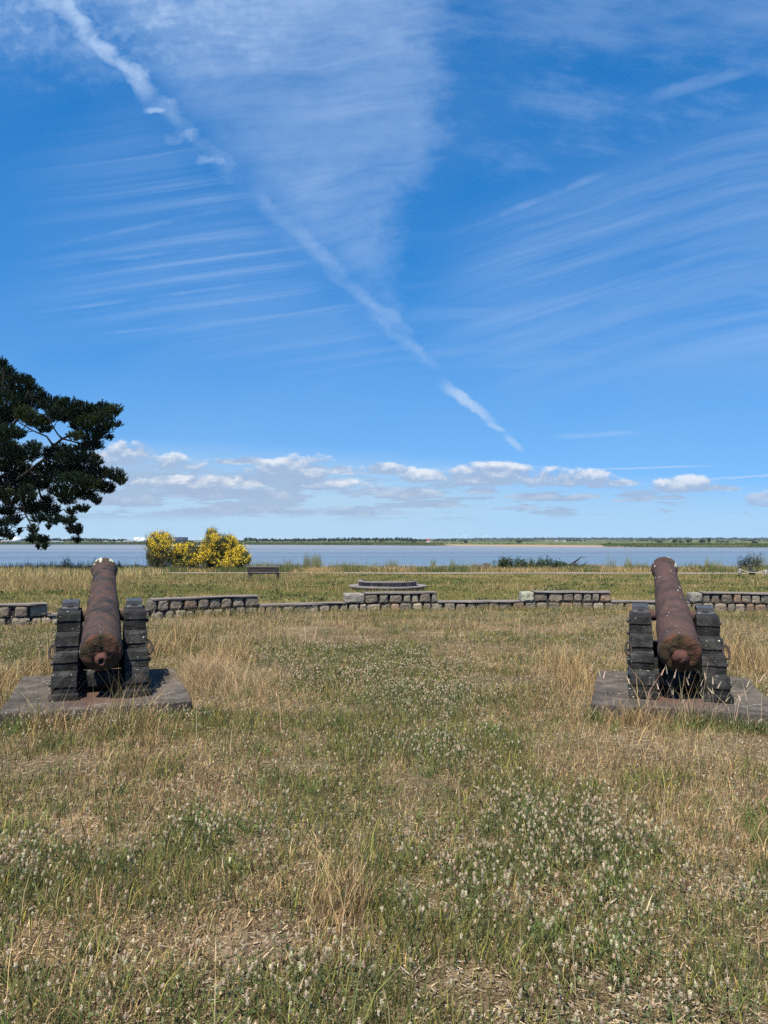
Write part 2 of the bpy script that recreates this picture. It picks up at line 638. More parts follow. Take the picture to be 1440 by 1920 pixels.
M_stone = rough_mat('wall_stone', [(.3, (.5, .5, .5)), (.5, (.95, .95, .95)), (.72, (1.5, 1.45, 1.35))], 9, 1.0, .03, .95,
                    [(10, .86, 2.2, (.40, .40, .33), None)], attr=True)
M_mortar = rough_mat('dark_mortar', [(.3, (.02, .018, .016)), (.7, (.06, .052, .045))], 12, .6, .02)
M_cope = rough_mat('coping_slab', [(.3, (.09, .078, .07)), (.5, (.17, .148, .13)), (.72, (.25, .22, .19))], 7, .7, .01)
M_oldwood = rough_mat('grey_boards', [(.3, (.10, .085, .075)), (.5, (.19, .165, .145)), (.72, (.29, .26, .24))], 5, .6, .008, .9, wood=(4, 4, .7), attr=True)
M_benchwood = rough_mat('dark_bench_timber', [(.3, (.018, .015, .014)), (.7, (.06, .05, .045))], 6, .5, .006, .85)
M_seatwood = rough_mat('grey_seat_timber', [(.3, (.12, .105, .098)), (.7, (.25, .225, .21))], 6, .5, .006, .85)

# ------------------------------------------------------------------ ground sheet
PLINTHS = []       # (cx, cy, rz, half width, half depth)


def ground():
    ys = np.concatenate([np.linspace(-60, 0, 7)[:-1], np.arange(0, 24, .2), np.arange(24, 60, .6), np.arange(60, 82, .8), np.geomspace(82, 9000, 18)])
    xs = np.concatenate([-np.geomspace(9000, 40, 14)[:-1], np.arange(-40, -14, 1.0), np.arange(-14, 14, .25), np.arange(14, 40, 1.0), np.geomspace(40, 9000, 14)])
    X, Y = np.meshgrid(xs, ys)
    Z = gz(X, Y)
    v = np.stack([X.ravel(), Y.ravel(), Z.ravel()], 1)
    nx, ny = len(xs), len(ys)
    i = np.arange(nx * ny).reshape(ny, nx)
    f = np.stack([i[:-1, :-1].ravel(), i[:-1, 1:].ravel(), i[1:, 1:].ravel(), i[1:, :-1].ravel()], 1)
    me = tri_mesh('ground', v, f, smooth=True)
    m, n, b = base_mat('soil_and_thatch', 1.0, .1)
    t = n.nodes.new('ShaderNodeTexCoord')
    P = t.outputs['Object']
    f1 = noise(n, P, .9, 6, .6)
    f2 = noise(n, P, 14, 6, .65)
    f3 = noise(n, P, 90, 3, .7)
    c = ramp(n, f1 * .45 + f2 * .3 + f3 * .25, [(.36, (.05, .036, .022)), (.47, (.115, .082, .048)), (.56, (.21, .155, .095)), (.68, (.33, .265, .18))])
    g = noise(n, P, .35, 5, .6)
    c = mixc(n, g.ss(.45, .62) * .6, c, (.075, .075, .035))
    sp = n.nodes.new('ShaderNodeSeparateXYZ')
    n.links.new(P, sp.inputs[0])
    yy = Val(n, sp.outputs[1])
    far = ramp(n, noise(n, P, .25, 6, .65) * .6 + f2 * .4, [(.38, (.10, .10, .036)), (.5, (.18, .15, .06)), (.62, (.25, .19, .085))])
    c = mixc(n, yy.ss(15, 20) * .85, c, far)
    zz = Val(n, sp.outputs[2])
    c = mixc(n, zz.ss(-1.0, -1.6), c, (.085, .075, .065))
    n.links.new(c, b.inputs['Base Color'])
    add_bump(n, b, f2 + f3 * .7, .8, .03)
    tag(new_obj('ground', me, m), kind='structure')


ground()

# path along the shore
m_path = rough_mat('path_gravel', [(.3, (.17, .145, .12)), (.7, (.27, .235, .2))], 3, .4, .01)
vs, fs = [], []
for k, x in enumerate(np.arange(-80, 81, 2.0)):
    yc = 51.0 + .0009 * (x - 8) ** 2
    for yy in (yc - .85 + random.uniform(-.12, .12), yc + 1.0 + random.uniform(-.1, .1)):
        vs.append((x, yy, gz1(x, yy) + .03))
    if k:
        fs.append((2 * k - 2, 2 * k, 2 * k + 1, 2 * k - 1))
tag(new_obj('path', tri_mesh('path', np.array(vs), np.array(fs)), m_path), kind='structure')

# ------------------------------------------------------------------ water
def shore_y(X, Z):
    pass


SH = [(-4000, 1000), (-600, 985), (-487, 975), (-160, 940), (0, 850), (60, 760), (110, 690), (190, 615), (285, 585), (500, 560), (2500, 480), (6000, 400)]   # far shoreline in plan


def shore(x):
    return np.interp(x, [p[0] for p in SH], [p[1] for p in SH])


def water():
    me = tri_mesh('water', np.array([(-9000, 58, WATER), (9000, 58, WATER), (9000, 1200, WATER), (-9000, 1200, WATER)]), np.array([(0, 1, 2, 3)]))
    m, n, b = base_mat('estuary_water', .12, .5)
    t = n.nodes.new('ShaderNodeTexCoord')
    sp = n.nodes.new('ShaderNodeSeparateXYZ')
    n.links.new(t.outputs['Object'], sp.inputs[0])
    x, y = Val(n, sp.outputs[0]), Val(n, sp.outputs[1])
    w1 = noise(n, vec(n, x * .35, y * .8), 1, 5, .6)
    w2 = noise(n, vec(n, x * .05, y * .11), 1, 4, .6)
    band = noise(n, vec(n, x * .0012, y * .013, 3), 1, 4, .6)
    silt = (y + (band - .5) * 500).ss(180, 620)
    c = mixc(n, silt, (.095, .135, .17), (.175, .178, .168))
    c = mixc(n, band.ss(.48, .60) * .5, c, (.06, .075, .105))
    foam = noise(n, vec(n, x * .004, y * .05, 7), 1, 4, .7)
    c = mixc(n, foam.ss(.60, .66) * (y.ss(330, 120)) * .5, c, (.30, .33, .36))
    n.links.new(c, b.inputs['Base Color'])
    b.inputs['Roughness'].default_value = .32
    b.inputs['IOR'].default_value = 1.33
    add_bump(n, b, w1 * .5 + w2 * 1.2, 1.0, .9)
    tag(new_obj('water', me, m), kind='structure')


water()


def far_land():
    xs = np.concatenate([np.linspace(-9000, -1000, 9), np.arange(-900, 1000, 12.0), np.linspace(1000, 9000, 9)])
    rows = []
    for off, z in ((-8, WATER - .5), (0, WATER - .02), (9, WATER + .9), (11, WATER + 1.5), (60, WATER + 1.8), (250, WATER + 2), (700, WATER + 2.2), (2000, WATER + 3.4), (4200, WATER + 7), (9000, WATER + 9), (30000, WATER + 9)):
        wob = (fbm(xs, xs * 0 + 3, .02, 4, 4) - .5) * 16 if off < 100 else 0
        rows.append(np.stack([xs, shore(xs) + off + wob, np.full_like(xs, z)], 1))
    v = np.concatenate(rows)
    nx = len(xs)
    i = np.arange(len(v)).reshape(len(rows), nx)
    f = np.stack([i[:-1, :-1].ravel(), i[:-1, 1:].ravel(), i[1:, 1:].ravel(), i[1:, :-1].ravel()], 1)
    m, n, b = base_mat('far_meadow', 1, .1)
    t = n.nodes.new('ShaderNodeTexCoord')
    sp = n.nodes.new('ShaderNodeSeparateXYZ')
    n.links.new(t.outputs['Object'], sp.inputs[0])
    x, y, z = (Val(n, sp.outputs[k]) for k in range(3))
    g = noise(n, vec(n, x * .006, y * .02), 1, 5, .6)
    c = ramp(n, g, [(.35, (.04, .06, .02)), (.5, (.08, .095, .035)), (.65, (.16, .14, .06))])
    beach = x.ss(50, 72) * x.ss(205, 185)
    c = mixc(n, z.ss(WATER + 1.5, WATER + 1.2), c, mixc(n, beach, (.045, .05, .028), (.22, .165, .125)))
    n.links.new(c, b.inputs['Base Color'])
    tag(new_obj('far_shore', tri_mesh('far_shore', v, f, smooth=True), m), kind='structure')


far_land()

# ------------------------------------------------------------------ foliage builders


def leaf_cloud(P, size, aspect, cols, up=.0, r=None):
    """random small quads at points P; returns v, f, c"""
    n = len(P)
    r = r or rng
    a = r.normal(size=(n, 3))
    a[:, 2] += up
    a /= np.linalg.norm(a, axis=1, keepdims=True)
    b = r.normal(size=(n, 3))
    b -= a * (a * b).sum(1, keepdims=True)
    b /= np.linalg.norm(b, axis=1, keepdims=True)
    s = np.asarray(size) * r.uniform(.6, 1.4, n)
    a = a * s[:, None]
    b = b * (s * aspect)[:, None]
    v = np.stack([P - a, P + b, P + a, P - b], 1).reshape(-1, 3)
    f = np.arange(4 * n).reshape(n, 4)
    c = np.repeat(cols, 4, axis=0)
    return v, f, c


def blades(P, H, Wd, D, cols, mid=.55, midk=.32, r=None):
    """grass blades: base P, height H, width Wd, horizontal tip offset D (n,2)"""
    n = len(P)
    r = r or rng
    th = r.uniform(0, 2 * np.pi, n)
    w = np.stack([np.cos(th), np.sin(th), np.zeros(n)], 1) * (Wd / 2)[:, None]
    tip = P + np.concatenate([D, H[:, None]], 1)
    md = P + np.concatenate([D * midk, (H * mid)[:, None]], 1)
    v = np.stack([P - w, P + w, md - w * .8, md + w * .8, tip], 1).reshape(-1, 3)
    i = np.arange(n)[:, None] * 5
    f = np.concatenate([i + [0, 1, 3], i + [0, 3, 2], i + [2, 3, 4]], 1).reshape(-1, 3)
    c = np.repeat(cols, 5, axis=0)
    return v, f, c


def cat(parts):
    vs, fs, cs, b = [], [], [], 0
    for v, f, c in parts:
        vs.append(v)
        fs.append(f + b)
        cs.append(c)
        b += len(v)
    return np.concatenate(vs), np.concatenate(fs), np.concatenate(cs)


def ball(n, r=None):
    r = r or rng
    d = r.normal(size=(n, 3))
    d /= np.linalg.norm(d, axis=1, keepdims=True)
    return d * (r.uniform(0, 1, n) ** (1 / 3))[:, None]


def jitcol(base, n, s=.18, r=None):
    r = r or rng
    base = np.asarray(base)
    k = r.normal(1, s, (n, 1)).clip(.4, 1.8)
    return (base * k * r.normal(1, .06, (n, 3))).clip(0.002, 1)


# reeds along the far shore
def reeds():
    n = 42000
    x = rng.uniform(-720, 560, n)
    off = rng.gamma(1.6, 14, n)
    k = fbm(x, off * 2, .03, 2, 3)
    px = 720 + x / shore(x) * F
    gapm = np.where((px > 835) & (px < 1135), np.clip((off - 24) / 25, 0, 1) * .6, 1.0)
    gapm = np.where((px > 700) & (px <= 835), gapm * np.clip((off - 5) / 8, .15, 1), gapm)
    keep = (k > .36) & (rng.uniform(0, 1, n) < gapm)
    x, off, k = x[keep], off[keep], k[keep]
    n = len(x)
    y = shore(x) + off
    P = np.stack([x, y, WATER + np.clip(off / 11, 0, 1) * 1.3], 1)
    H = rng.uniform(1.2, 2.1, n) * (1 + (k - .4) * 1.5)
    W = rng.uniform(.3, .8, n)
    D = rng.normal(0, .25, (n, 2))
    col = np.where((fbm(x, off, .05, 9, 2) > .5)[:, None], jitcol((.085, .12, .045), n), jitcol((.11, .125, .05), n))
    v, f, c = blades(P, H, W, D, col, .6, .3)
    tag(new_obj('reed_belt', tri_mesh('reed_belt', v, f, c), M_leaf), kind='stuff')


reeds()


def tree_cloud(cx, cy, z0, w, h, nl, col, r, leaf=.9, lobes=5):
    P = []
    for k in range(lobes):
        c = np.array([cx + r.uniform(-.5, .5) * w * .6, cy + r.uniform(-.5, .5) * w * .5, z0 + h * r.uniform(.38, .78)])
        sc = np.array([w * .32, w * .32, h * .28]) * r.uniform(.7, 1.15)
        P.append(c + ball(nl // lobes, r) * sc)
    P = np.concatenate(P)
    return leaf_cloud(P, leaf, .7, jitcol(col, len(P), .2, r), r=r)


def woods():
    r = np.random.default_rng(5)
    parts = []
    for px in np.arange(-160, 1600, 2.6):
        t = np.interp(px, [-160, 90, 480, 720, 830, 1000, 1200, 1600], [1500, 1500, 1450, 1400, 1700, 1900, 1900, 1900])
        nn = vn(px, 0, .021, 3)
        if px > 780:
            hh = r.uniform(3, 5.5) * (0.4 + nn)
            if r.uniform() < .35:
                continue
        elif px < 240:
            hh = r.uniform(6, 8.5) * (.7 + .5 * nn)
        elif px < 460:
            hh = r.uniform(2, 4) * (.7 + .5 * nn)
        else:
            hh = r.uniform(8.0, 10.4) * (.75 + .35 * nn)
        Z = t + r.uniform(-120, 120)
        x = (px - 720) / F * Z
        col = (.022, .042, .02) if px < 780 else ((.06, .085, .035) if r.uniform() < .6 else (.04, .06, .035))
        parts.append(tree_cloud(x, Z, WATER + 1.6, r.uniform(6, 11), hh, 60, col, r, 1.1, 3))
    v, f, c = cat(parts)
    tag(new_obj('distant_wood', tri_mesh('distant_wood', v, f, c), M_broom), kind='stuff')
    parts = []
    for px in np.arange(760, 1750, 1.1):   # wooded rise on the horizon, right
        Z = r.uniform(4200, 5600)
        x = (px - 720) / F * Z
        hh = np.interp(px, [760, 900, 1000, 1600], [6, 14, 17, 17]) * r.uniform(.75, 1.1)
        parts.append(tree_cloud(x, Z, WATER + 4.5, r.uniform(25, 50), hh, 34, (.035, .055, .03), r, 4.0, 3))
    v, f, c = cat(parts)
    tag(new_obj('wooded_hills', tri_mesh('wooded_hills', v, f, c), M_broom), kind='stuff')


woods()

FAR_TREES = [  # px centre, top y, half width px, Z, colour, label
    (1234, 1012, 8, 900, (.075, .095, .05), 'grey green bushy tree on the far bank, behind the muzzle of the right cannon'),
    (1264, 1011, 5, 880, (.09, .11, .055), 'pale willow like tree on the far bank, just right of the right cannon muzzle'),
    (1275, 1013, 6, 860, (.10, .125, .06), 'light green round tree beside the pale willow on the far bank'),
    (1291, 1011, 6, 900, (.06, .085, .04), 'mid green tree on the far bank between the light round tree and the dark one'),
    (1316, 1012, 6, 850, (.028, .04, .025), 'darkest round tree on the far bank, left of the tallest one'),
    (1329, 1009, 4, 900, (.045, .065, .035), 'tallest slim tree on the far bank above the shoreline reeds'),
    (1352, 1013, 12, 940, (.07, .09, .05), 'wide grey green thicket tree on the far bank right of the tallest tree'),
    (1415, 1015, 5, 800, (.03, .042, .026), 'small dark tree on the far bank near the right edge, above the shore shrub'),
    (1143, 1018, 3, 720, (.028, .04, .022), 'low dark bush standing alone where the far mud beach ends'),
    (873, 1015, 3, 900, (.03, .045, .022), 'small dark tree above the pale field on the far bank, near the wreck'),
    (972, 1014, 6, 1000, (.045, .07, .03), 'rounded green tree on the far bank over the bramble hedge'),
    (776, 1014, 4, 1050, (.035, .055, .028), 'dark green tree on the far bank left of the red building'),
]
for i, (px, ty, hw, Z, col, lab) in enumerate(FAR_TREES):
    r = np.random.default_rng(100 + i)
    x = (px - 720) / F * Z
    ztop = at(px, ty, Z).z
    z0 = WATER + 1.9
    w = hw * 2 * Z / F
    t = thing('far_tree', lab, 'tree', (x, Z, z0), 0, 'trees on the far bank')
    v, f, c = tree_cloud(0, 0, 0, w, (ztop - z0) * 1.1, 420, col, r, .55, 7)
    new_obj('crown', tri_mesh('crown', v, f, c), M_broom, t)
    MB().tube([(0, 0, -.3), (.1, 0, (ztop - z0) * .55)], [.3, .14], 6).build('trunk', M_bark, t)

# ------------------------------------------------------------------ far buildings, tanks, turbines, masts
def flat_mat(name, col, rough=.7):
    return rough_mat(name, [(.3, tuple(c * .88 for c in col)), (.7, col)], .2, .1, .01, rough)


M_tank = flat_mat('tank_white_paint', (.72, .74, .76))
M_tankb = flat_mat('tank_blue_paint', (.035, .05, .085))
M_shed = flat_mat('shed_white', (.7, .7, .68))
M_roofr = flat_mat('roof_red', (.26, .06, .05))
M_roofg = flat_mat('roof_grey', (.25, .27, .3))
M_glass = flat_mat('window_dark', (.03, .035, .04), .3)
M_white = flat_mat('turbine_white', (.8, .8, .8))
M_steel = flat_mat('mast_steel', (.12, .12, .13))


def tank(pxl, pxr, ty, Z, mat, label):
    z0 = WATER + 1.9
    c = at((pxl + pxr) / 2, ty, Z)
    r = (pxr - pxl) / 2 * Z / F
    h = c.z - z0
    t = thing('storage_tank', label, 'storage tank', (c.x, Z, z0), 0, 'oil tanks on the far bank')
    MB().lathe([(r, -.5), (r, h * .97)], 36, mi=0, smooth=True).build('shell', mat, t)
    MB().lathe([(r * 1.01, h * .97), (r * 1.01, h), (r * .5, h * 1.03), (0.0, h * 1.04)], 36, smooth=False).build('roof', mat, t)
    mb = MB()
    for k in range(14):
        a = R(200 + k * 6)
        mb.tube([(math.cos(a) * r * 1.02, math.sin(a) * r * 1.02, h * k / 14 - .2), (math.cos(a + R(6)) * r * 1.02, math.sin(a + R(6)) * r * 1.02, h * (k + 1) / 14 - .2)], .18, 5)
    mb.build('stair', M_steel, t)
    return t


tank(252, 279, 1007.5, 1080, M_tank, 'white cylindrical tank on the far bank left of the leftmost broom bush')
tank(325, 352, 1007.5, 1080, M_tankb, 'dark navy cylindrical tank on the far bank between two broom bushes')
tank(16, 40, 1007, 1080, M_tank, 'white tank with domed roof on the far bank, under the pine boughs')


def shed(pxl, pxr, ty, Z, label, wm=None, rm=None, group='low buildings on the far bank', roofh=.3):
    z0 = WATER + 1.9
    c = at((pxl + pxr) / 2, ty, Z)
    w = (pxr - pxl) * Z / F
    h = max(c.z - z0, 1.5)
    d = min(w, 12)
    t = thing('far_building', label, 'building', (c.x, Z, z0), R(6), group)
    MB().box((-w / 2, -d / 2, -.5), (w / 2, d / 2, h * (1 - roofh))).build('wall', wm or M_shed, t)
    z1 = h * (1 - roofh)
    o = .25
    MB().add([(-w / 2 - o, -d / 2 - o, z1), (w / 2 + o, -d / 2 - o, z1), (w / 2 + o, d / 2 + o, z1), (-w / 2 - o, d / 2 + o, z1), (-w / 2 - o, 0, h), (w / 2 + o, 0, h)],
             [(0, 1, 5, 4), (2, 3, 4, 5), (0, 4, 3), (1, 2, 5), (0, 3, 2, 1)]).build('roof', rm or M_roofg, t)
    for k in range(max(1, min(4, int(w / 5)))):
        xx = -w / 2 + w * (k + .5) / max(1, min(4, int(w / 5)))
        MB().box((xx - .6, -d / 2 - .06, z1 * .35), (xx + .6, -d / 2 - .01, z1 * .8)).build('window', M_glass, t)
    return t


shed(4, 16, 1013, 1075, 'low pinkish shed on the far bank left of the white domed tank', flat_mat('shed_pink', (.5, .4, .36)))
shed(98, 112, 1014, 1060, 'long blue grey shed on the far bank below the tip of the pine', flat_mat('shed_blue', (.45, .55, .66)))
shed(113, 119, 1015, 1060, 'small white shed right next to the long blue grey shed on the far bank')
shed(195, 202, 1014.5, 1060, 'small cream building on the far bank above the left cannon muzzle', flat_mat('shed_cream', (.75, .68, .5)))
shed(218, 226, 1014.5, 1060, 'low white hall on the far bank between the cream building and the tank')
shed(233, 251, 1013.5, 1060, 'wide white hall standing against the left side of the white tank')
shed(364, 378, 1014.5, 1100, 'pale tan building on the far bank behind the broom bushes', flat_mat('shed_tan', (.5, .44, .33)))
shed(800, 805, 1010, 1300, 'red and white building rising above the trees on the far bank', None, M_roofr, None, .55)
shed(1040, 1045, 1013, 1500, 'pale cream farmhouse on the far bank left of the white one', flat_mat('farm_cream', (.55, .5, .4)))
shed(1056, 1060, 1013, 1500, 'bright white house among far trees above the bramble hedge')


def turbine(px, hy, Z, ang, blade, label):
    c = at(px, hy, Z)
    z0 = WATER + 3
    t = thing('wind_turbine', label, 'wind turbine', (c.x, Z, z0), 0, 'wind turbines on the horizon')
    h = c.z - z0
    MB().tube([(0, 0, 0), (0, 0, h)], [2.0, 1.1], 10).build('tower', M_white, t)
    MB().box((-1.2, -3.5, h - 1.2), (1.2, 5, h + 1.4)).build('nacelle', M_white, t)
    MB().lathe([(0, -6), (1.2, -5), (1.5, -3.4)], 12, 'Y', mat=Matrix.Translation((0, 0, h))).build('hub', M_white, t)
    for k in range(3):
        a = R(ang + 120 * k)
        d = Vector((math.sin(a), 0, math.cos(a)))
        MB().tube([Vector((0, -4.6, h)) + d * 1, Vector((0, -4.6, h)) + d * blade * .3, Vector((0, -4.6, h)) + d * blade], [.9, 1.25, .25], 6).build('blade', M_white, t)


turbine(856, 1007, 5000, 10, 14, 'smallest white wind turbine, leftmost on the horizon right of the red building')
turbine(872, 1005, 5000, 50, 20, 'largest white wind turbine on the horizon with its blades spread like a Y')
turbine(911, 1006, 5200, 25, 17, 'white wind turbine on the horizon, left of the close pair')
turbine(916, 1007, 5400, 80, 15, 'white wind turbine on the horizon, right of the close pair')
for px, ty, lab in ((471, 1007, 'thin lattice mast above the far trees just right of the broom bushes'), (554, 1005, 'tall thin mast over the far wood, right of the wooden bench'),
                    (607, 1006, 'thin mast over the middle of the far wood'), (755, 1007, 'thin mast on the far bank left of the red building'),
                    (1062, 1006, 'thin mast on the blue wooded horizon above the white house'), (1216, 1006, 'thin pale mast on the horizon left of the right cannon muzzle')):
    Z = 1900
    c = at(px, ty, Z)
    h = c.z - WATER - 2
    t = thing('radio_mast', lab, 'mast', (c.x, Z, WATER + 2), 0, 'masts along the horizon')
    mb = MB()
    for sx_, sy_ in ((-.35, -.35), (.35, -.35), (.35, .35), (-.35, .35)):
        mb.tube([(sx_, sy_, 0), (sx_ * .3, sy_ * .3, h)], .12, 4)
    for k in range(6):
        q = .35 * (1 - .7 * k / 6)
        mb.tube([(-q, -q, h * k / 6), (q, q, h * (k + .8) / 6)], .08, 4)
    mb.build('lattice', M_steel, t)

# wreck on the far mud, gull, bird
c = at(862, 1024.5, 770)
t = thing('wreck', 'dark wooden wreck lying on the far mud beach', 'wreck', (c.x, 770, WATER + .2), R(15))
MB().add([(-1.8, -.7, 0), (1.6, -.7, .1), (2.3, 0, 1.5), (1.6, .7, .1), (-1.8, .7, 0), (-1.9, 0, .5), (-1.6, 0, -.3), (1.4, 0, -.3)],
         [(0, 1, 7, 6), (1, 2, 7), (2, 3, 7), (3, 4, 6, 7), (4, 5, 6), (5, 0, 6)]).build('hull', M_benchwood, t)
MB().tube([(.9, 0, .2), (1.5, 0, 2.6)], .16, 6).build('stem_post', M_benchwood, t)
M_gull = flat_mat('gull_white', (.8, .8, .8))
c = at(1290, 1052, 118)
t = thing('gull', 'white gull floating on the water right of the right cannon muzzle', 'bird', (c.x, 118, WATER), R(70))
mb = MB()
mb.tube([(-.3, 0, .16), (-.2, 0, .12), (0, 0, .1), (.16, 0, .14), (.22, 0, .26), (.27, 0, .36), (.33, 0, .38), (.40, 0, .36)], [.02, .07, .12, .1, .055, .065, .05, .012], 10)
mb.build('body', M_gull, t)
for s in (-1, 1):
    MB().tube([(.1, .08 * s, .17), (-.1, .09 * s, .17), (-.36, .03 * s, .18)], [.05, .06, .008], 8).build('wing', flat_mat('gull_grey', (.4, .42, .45)), t)

# ------------------------------------------------------------------ stone wall
WALLP = [(-260, 14.4), (0, 13.9), (88, 14.2), (280, 15.15), (480, 16.25), (650, 16.95), (815, 17.25), (975, 17.45), (1140, 17.4), (1290, 17.2), (1440, 16.9), (1700, 16.0)]
pw = [Vector(((p - 720) / F * z, z, 0)) for p, z in WALLP]
wp = []
for i in range(len(pw) - 1):       # Catmull-Rom for a smooth curve in plan
    p0, p1, p2, p3 = pw[max(i - 1, 0)], pw[i], pw[i + 1], pw[min(i + 2, len(pw) - 1)]
    for k in range(12):
        s = k / 12
        wp.append(.5 * ((2 * p1) + (p2 - p0) * s + (2 * p0 - 5 * p1 + 4 * p2 - p3) * s * s + (3 * p1 - p0 - 3 * p2 + p3) * s ** 3))
wp.append(pw[-1])
wl = [0]
for i in range(1, len(wp)):
    wl.append(wl[-1] + (wp[i] - wp[i - 1]).length)
wl = np.array(wl)


def wall_at(s):
    x = np.interp(s, wl, [p.x for p in wp])
    y = np.interp(s, wl, [p.y for p in wp])
    e = .05
    d = Vector((np.interp(s + e, wl, [p.x for p in wp]) - x, np.interp(s + e, wl, [p.y for p in wp]) - y, 0))
    if d.length < 1e-6:
        d = Vector((1, 0, 0))
    d.normalize()
    return Vector((x, y, 0)), d


def s_of_px(px):
    a = np.array([p.x / p.y * F + 720 for p in wp])
    return float(np.interp(px, a, wl))


def stone(mb, c, d, w, h, dep, col, k=9):
    """rounded quarry stone; c = centre of its base on the wall line, d = wall direction"""
    nrm = Vector((-d.y, d.x, 0))
    g = 5
    vs, fs, idx = [], [], {}

    def vid(i, j, l):
        key = (i, j, l)
        if key not in idx:
            p = Vector((2 * i / g - 1, 2 * j / g - 1, 2 * l / g - 1))
            e = (abs(p.x) ** k + abs(p.y) ** k + abs(p.z) ** k) ** (1 / k)
            q = p / e
            nz = mnoise.noise(q * 1.3 + Vector((c.x * 7, c.y * 5, h * 9 + w * 11)))
            nz2 = mnoise.noise(q * 3.5 + Vector((c.x * 3, c.y * 9, w * 31)))
            q = q * (1 + nz * .05 + nz2 * .05)
            idx[key] = len(vs)
            vs.append(c + d * (q.x * w / 2) + nrm * (q.y * dep / 2) + Vector((0, 0, (q.z + 1) * h / 2)))
        return idx[key]
    for a in range(g):
        for b in range(g):
            for s in (0, g):
                fs.append((vid(a, b, s), vid(a + 1, b, s), vid(a + 1, b + 1, s), vid(a, b + 1, s)))
                fs.append((vid(a, s, b), vid(a + 1, s, b), vid(a + 1, s, b + 1), vid(a, s, b + 1)))
                fs.append((vid(s, a, b), vid(s, a + 1, b), vid(s, a + 1, b + 1), vid(s, a, b + 1)))
    mb.add(vs, fs, 0, col, False)


SCOL = [(.20, .165, .125), (.17, .145, .115), (.22, .185, .14), (.24, .165, .115), (.15, .13, .105), (.22, .195, .145), (.18, .15, .115), (.28, .24, .18), (.19, .18, .14)]


def course(mb, s0, s1, z, h, dep, first=None):
    s = s0
    if first:
        p, d = wall_at(s + first[0] / 2)
        stone(mb, p + Vector((0, 0, z)), d, first[0], h * 1.08, dep + .05, first[1])
        s += first[0] + .03
    while s < s1 - .08:
        w = random.choice((random.uniform(.13, .19), random.uniform(.17, .25), random.uniform(.2, .31)))
        if s1 - (s + w) < .1:
            w = s1 - s
        p, d = wall_at(s + w / 2)
        col = random.choice(SCOL)
        kk = random.uniform(.8, 1.2)
        stone(mb, p + Vector((0, 0, z + random.uniform(-.006, .006))), d, w, h * random.uniform(.9, 1.0), dep + random.uniform(-.02, .03), tuple(c * kk for c in col))
        s += w + random.uniform(.022, .05)


def strip(mb, s0, s1, z0, z1, dep, mi, jit=0.0, step=.35, off=0.0):
    n = max(2, int((s1 - s0) / step) + 1)
    vs, fs = [], []
    for k in range(n):
        p, d = wall_at(s0 + (s1 - s0) * k / (n - 1))
        nr = Vector((-d.y, d.x, 0))
        for (o, z) in ((-1, z0), (1, z0), (1, z1), (-1, z1)):
            vs.append(p + nr * (o * dep / 2 + off + random.uniform(-jit, jit)) + Vector((0, 0, z + random.uniform(-jit, jit) * .35)))
    for k in range(n - 1):
        b = 4 * k
        for a in range(4):
            fs.append((b + a, b + (a + 1) % 4, b + 4 + (a + 1) % 4, b + 4 + a))
    fs += [(0, 1, 2, 3), (4 * n - 4, 4 * n - 1, 4 * n - 2, 4 * n - 3)]
    mb.add(vs, fs, mi, (1, 1, 1))


wall = thing('stone_wall', 'low curved stone battlement wall with raised blocks crossing the grass behind the cannons', 'stone wall', (0, 0, 0))
mb = MB()
course(mb, 0.0, wl[-1], -.04, .205, .34)
strip(mb, 0.0, wl[-1], -.1, .16, .24, 1)
mb.build('lower_course', [M_stone, M_mortar], wall)
RAISED = [(-240, 89, None), (279, 482, None), (646, 816, (.42, (.27, .25, .21))), (974, 1141, (.28, (.33, .33, .25))), (1288, 1680, (.26, (.22, .21, .18)))]
prev = -.0
for a, b, first in RAISED:
    s0, s1 = s_of_px(a), s_of_px(b)
    if s0 - prev > .1:
        mb = MB()
        strip(mb, prev + .01, s0 - .01, .166, .192, .36, 0, .008)
        mb.build('coping', M_cope, wall)
    mb = MB()
    course(mb, s0, s1, .172, .2, .34, first)
    sm = s0 + (first[0] + .02 if first else .05)
    strip(mb, s0 + .05, s1 - .05, .15, .365, .24, 1)
    o = mb.build('raised_section', [M_stone, M_mortar], wall)
    mb = MB()
    strip(mb, sm, s1 + .01, .374, .40, .37, 0, .008)
    mb.build('coping', M_cope, o)
    prev = s1

# ------------------------------------------------------------------ plinths and cannons
def displace(o, amp, sc, seed=0.0, axis_keep=None):
    for v in o.data.vertices:
        p = v.co * sc + Vector((seed, seed * 2, seed * 3))
        d = Vector((mnoise.noise(p), mnoise.noise(p + Vector((31, 7, 3))), mnoise.noise(p + Vector((5, 41, 13)))))
        d += .5 * Vector((mnoise.noise(p * 2.7), mnoise.noise(p * 2.7 + Vector((31, 7, 3))), mnoise.noise(p * 2.7 + Vector((5, 41, 13)))))
        v.co += d * amp
    o.data.update()


def grid_box(lo, hi, n):
    """box with each face subdivided, as bmesh -> MB data"""
    bm = bmesh.new()
    bmesh.ops.create_cube(bm, size=1)
    bmesh.ops.subdivide_edges(bm, edges=bm.edges, cuts=n, use_grid_fill=True)
    for v in bm.verts:
        v.co = Vector([lo[i] + (v.co[i] + .5) * (hi[i] - lo[i]) for i in range(3)])
    me = bpy.data.meshes.new('b')
    bm.to_mesh(me)
    bm.free()
    return me


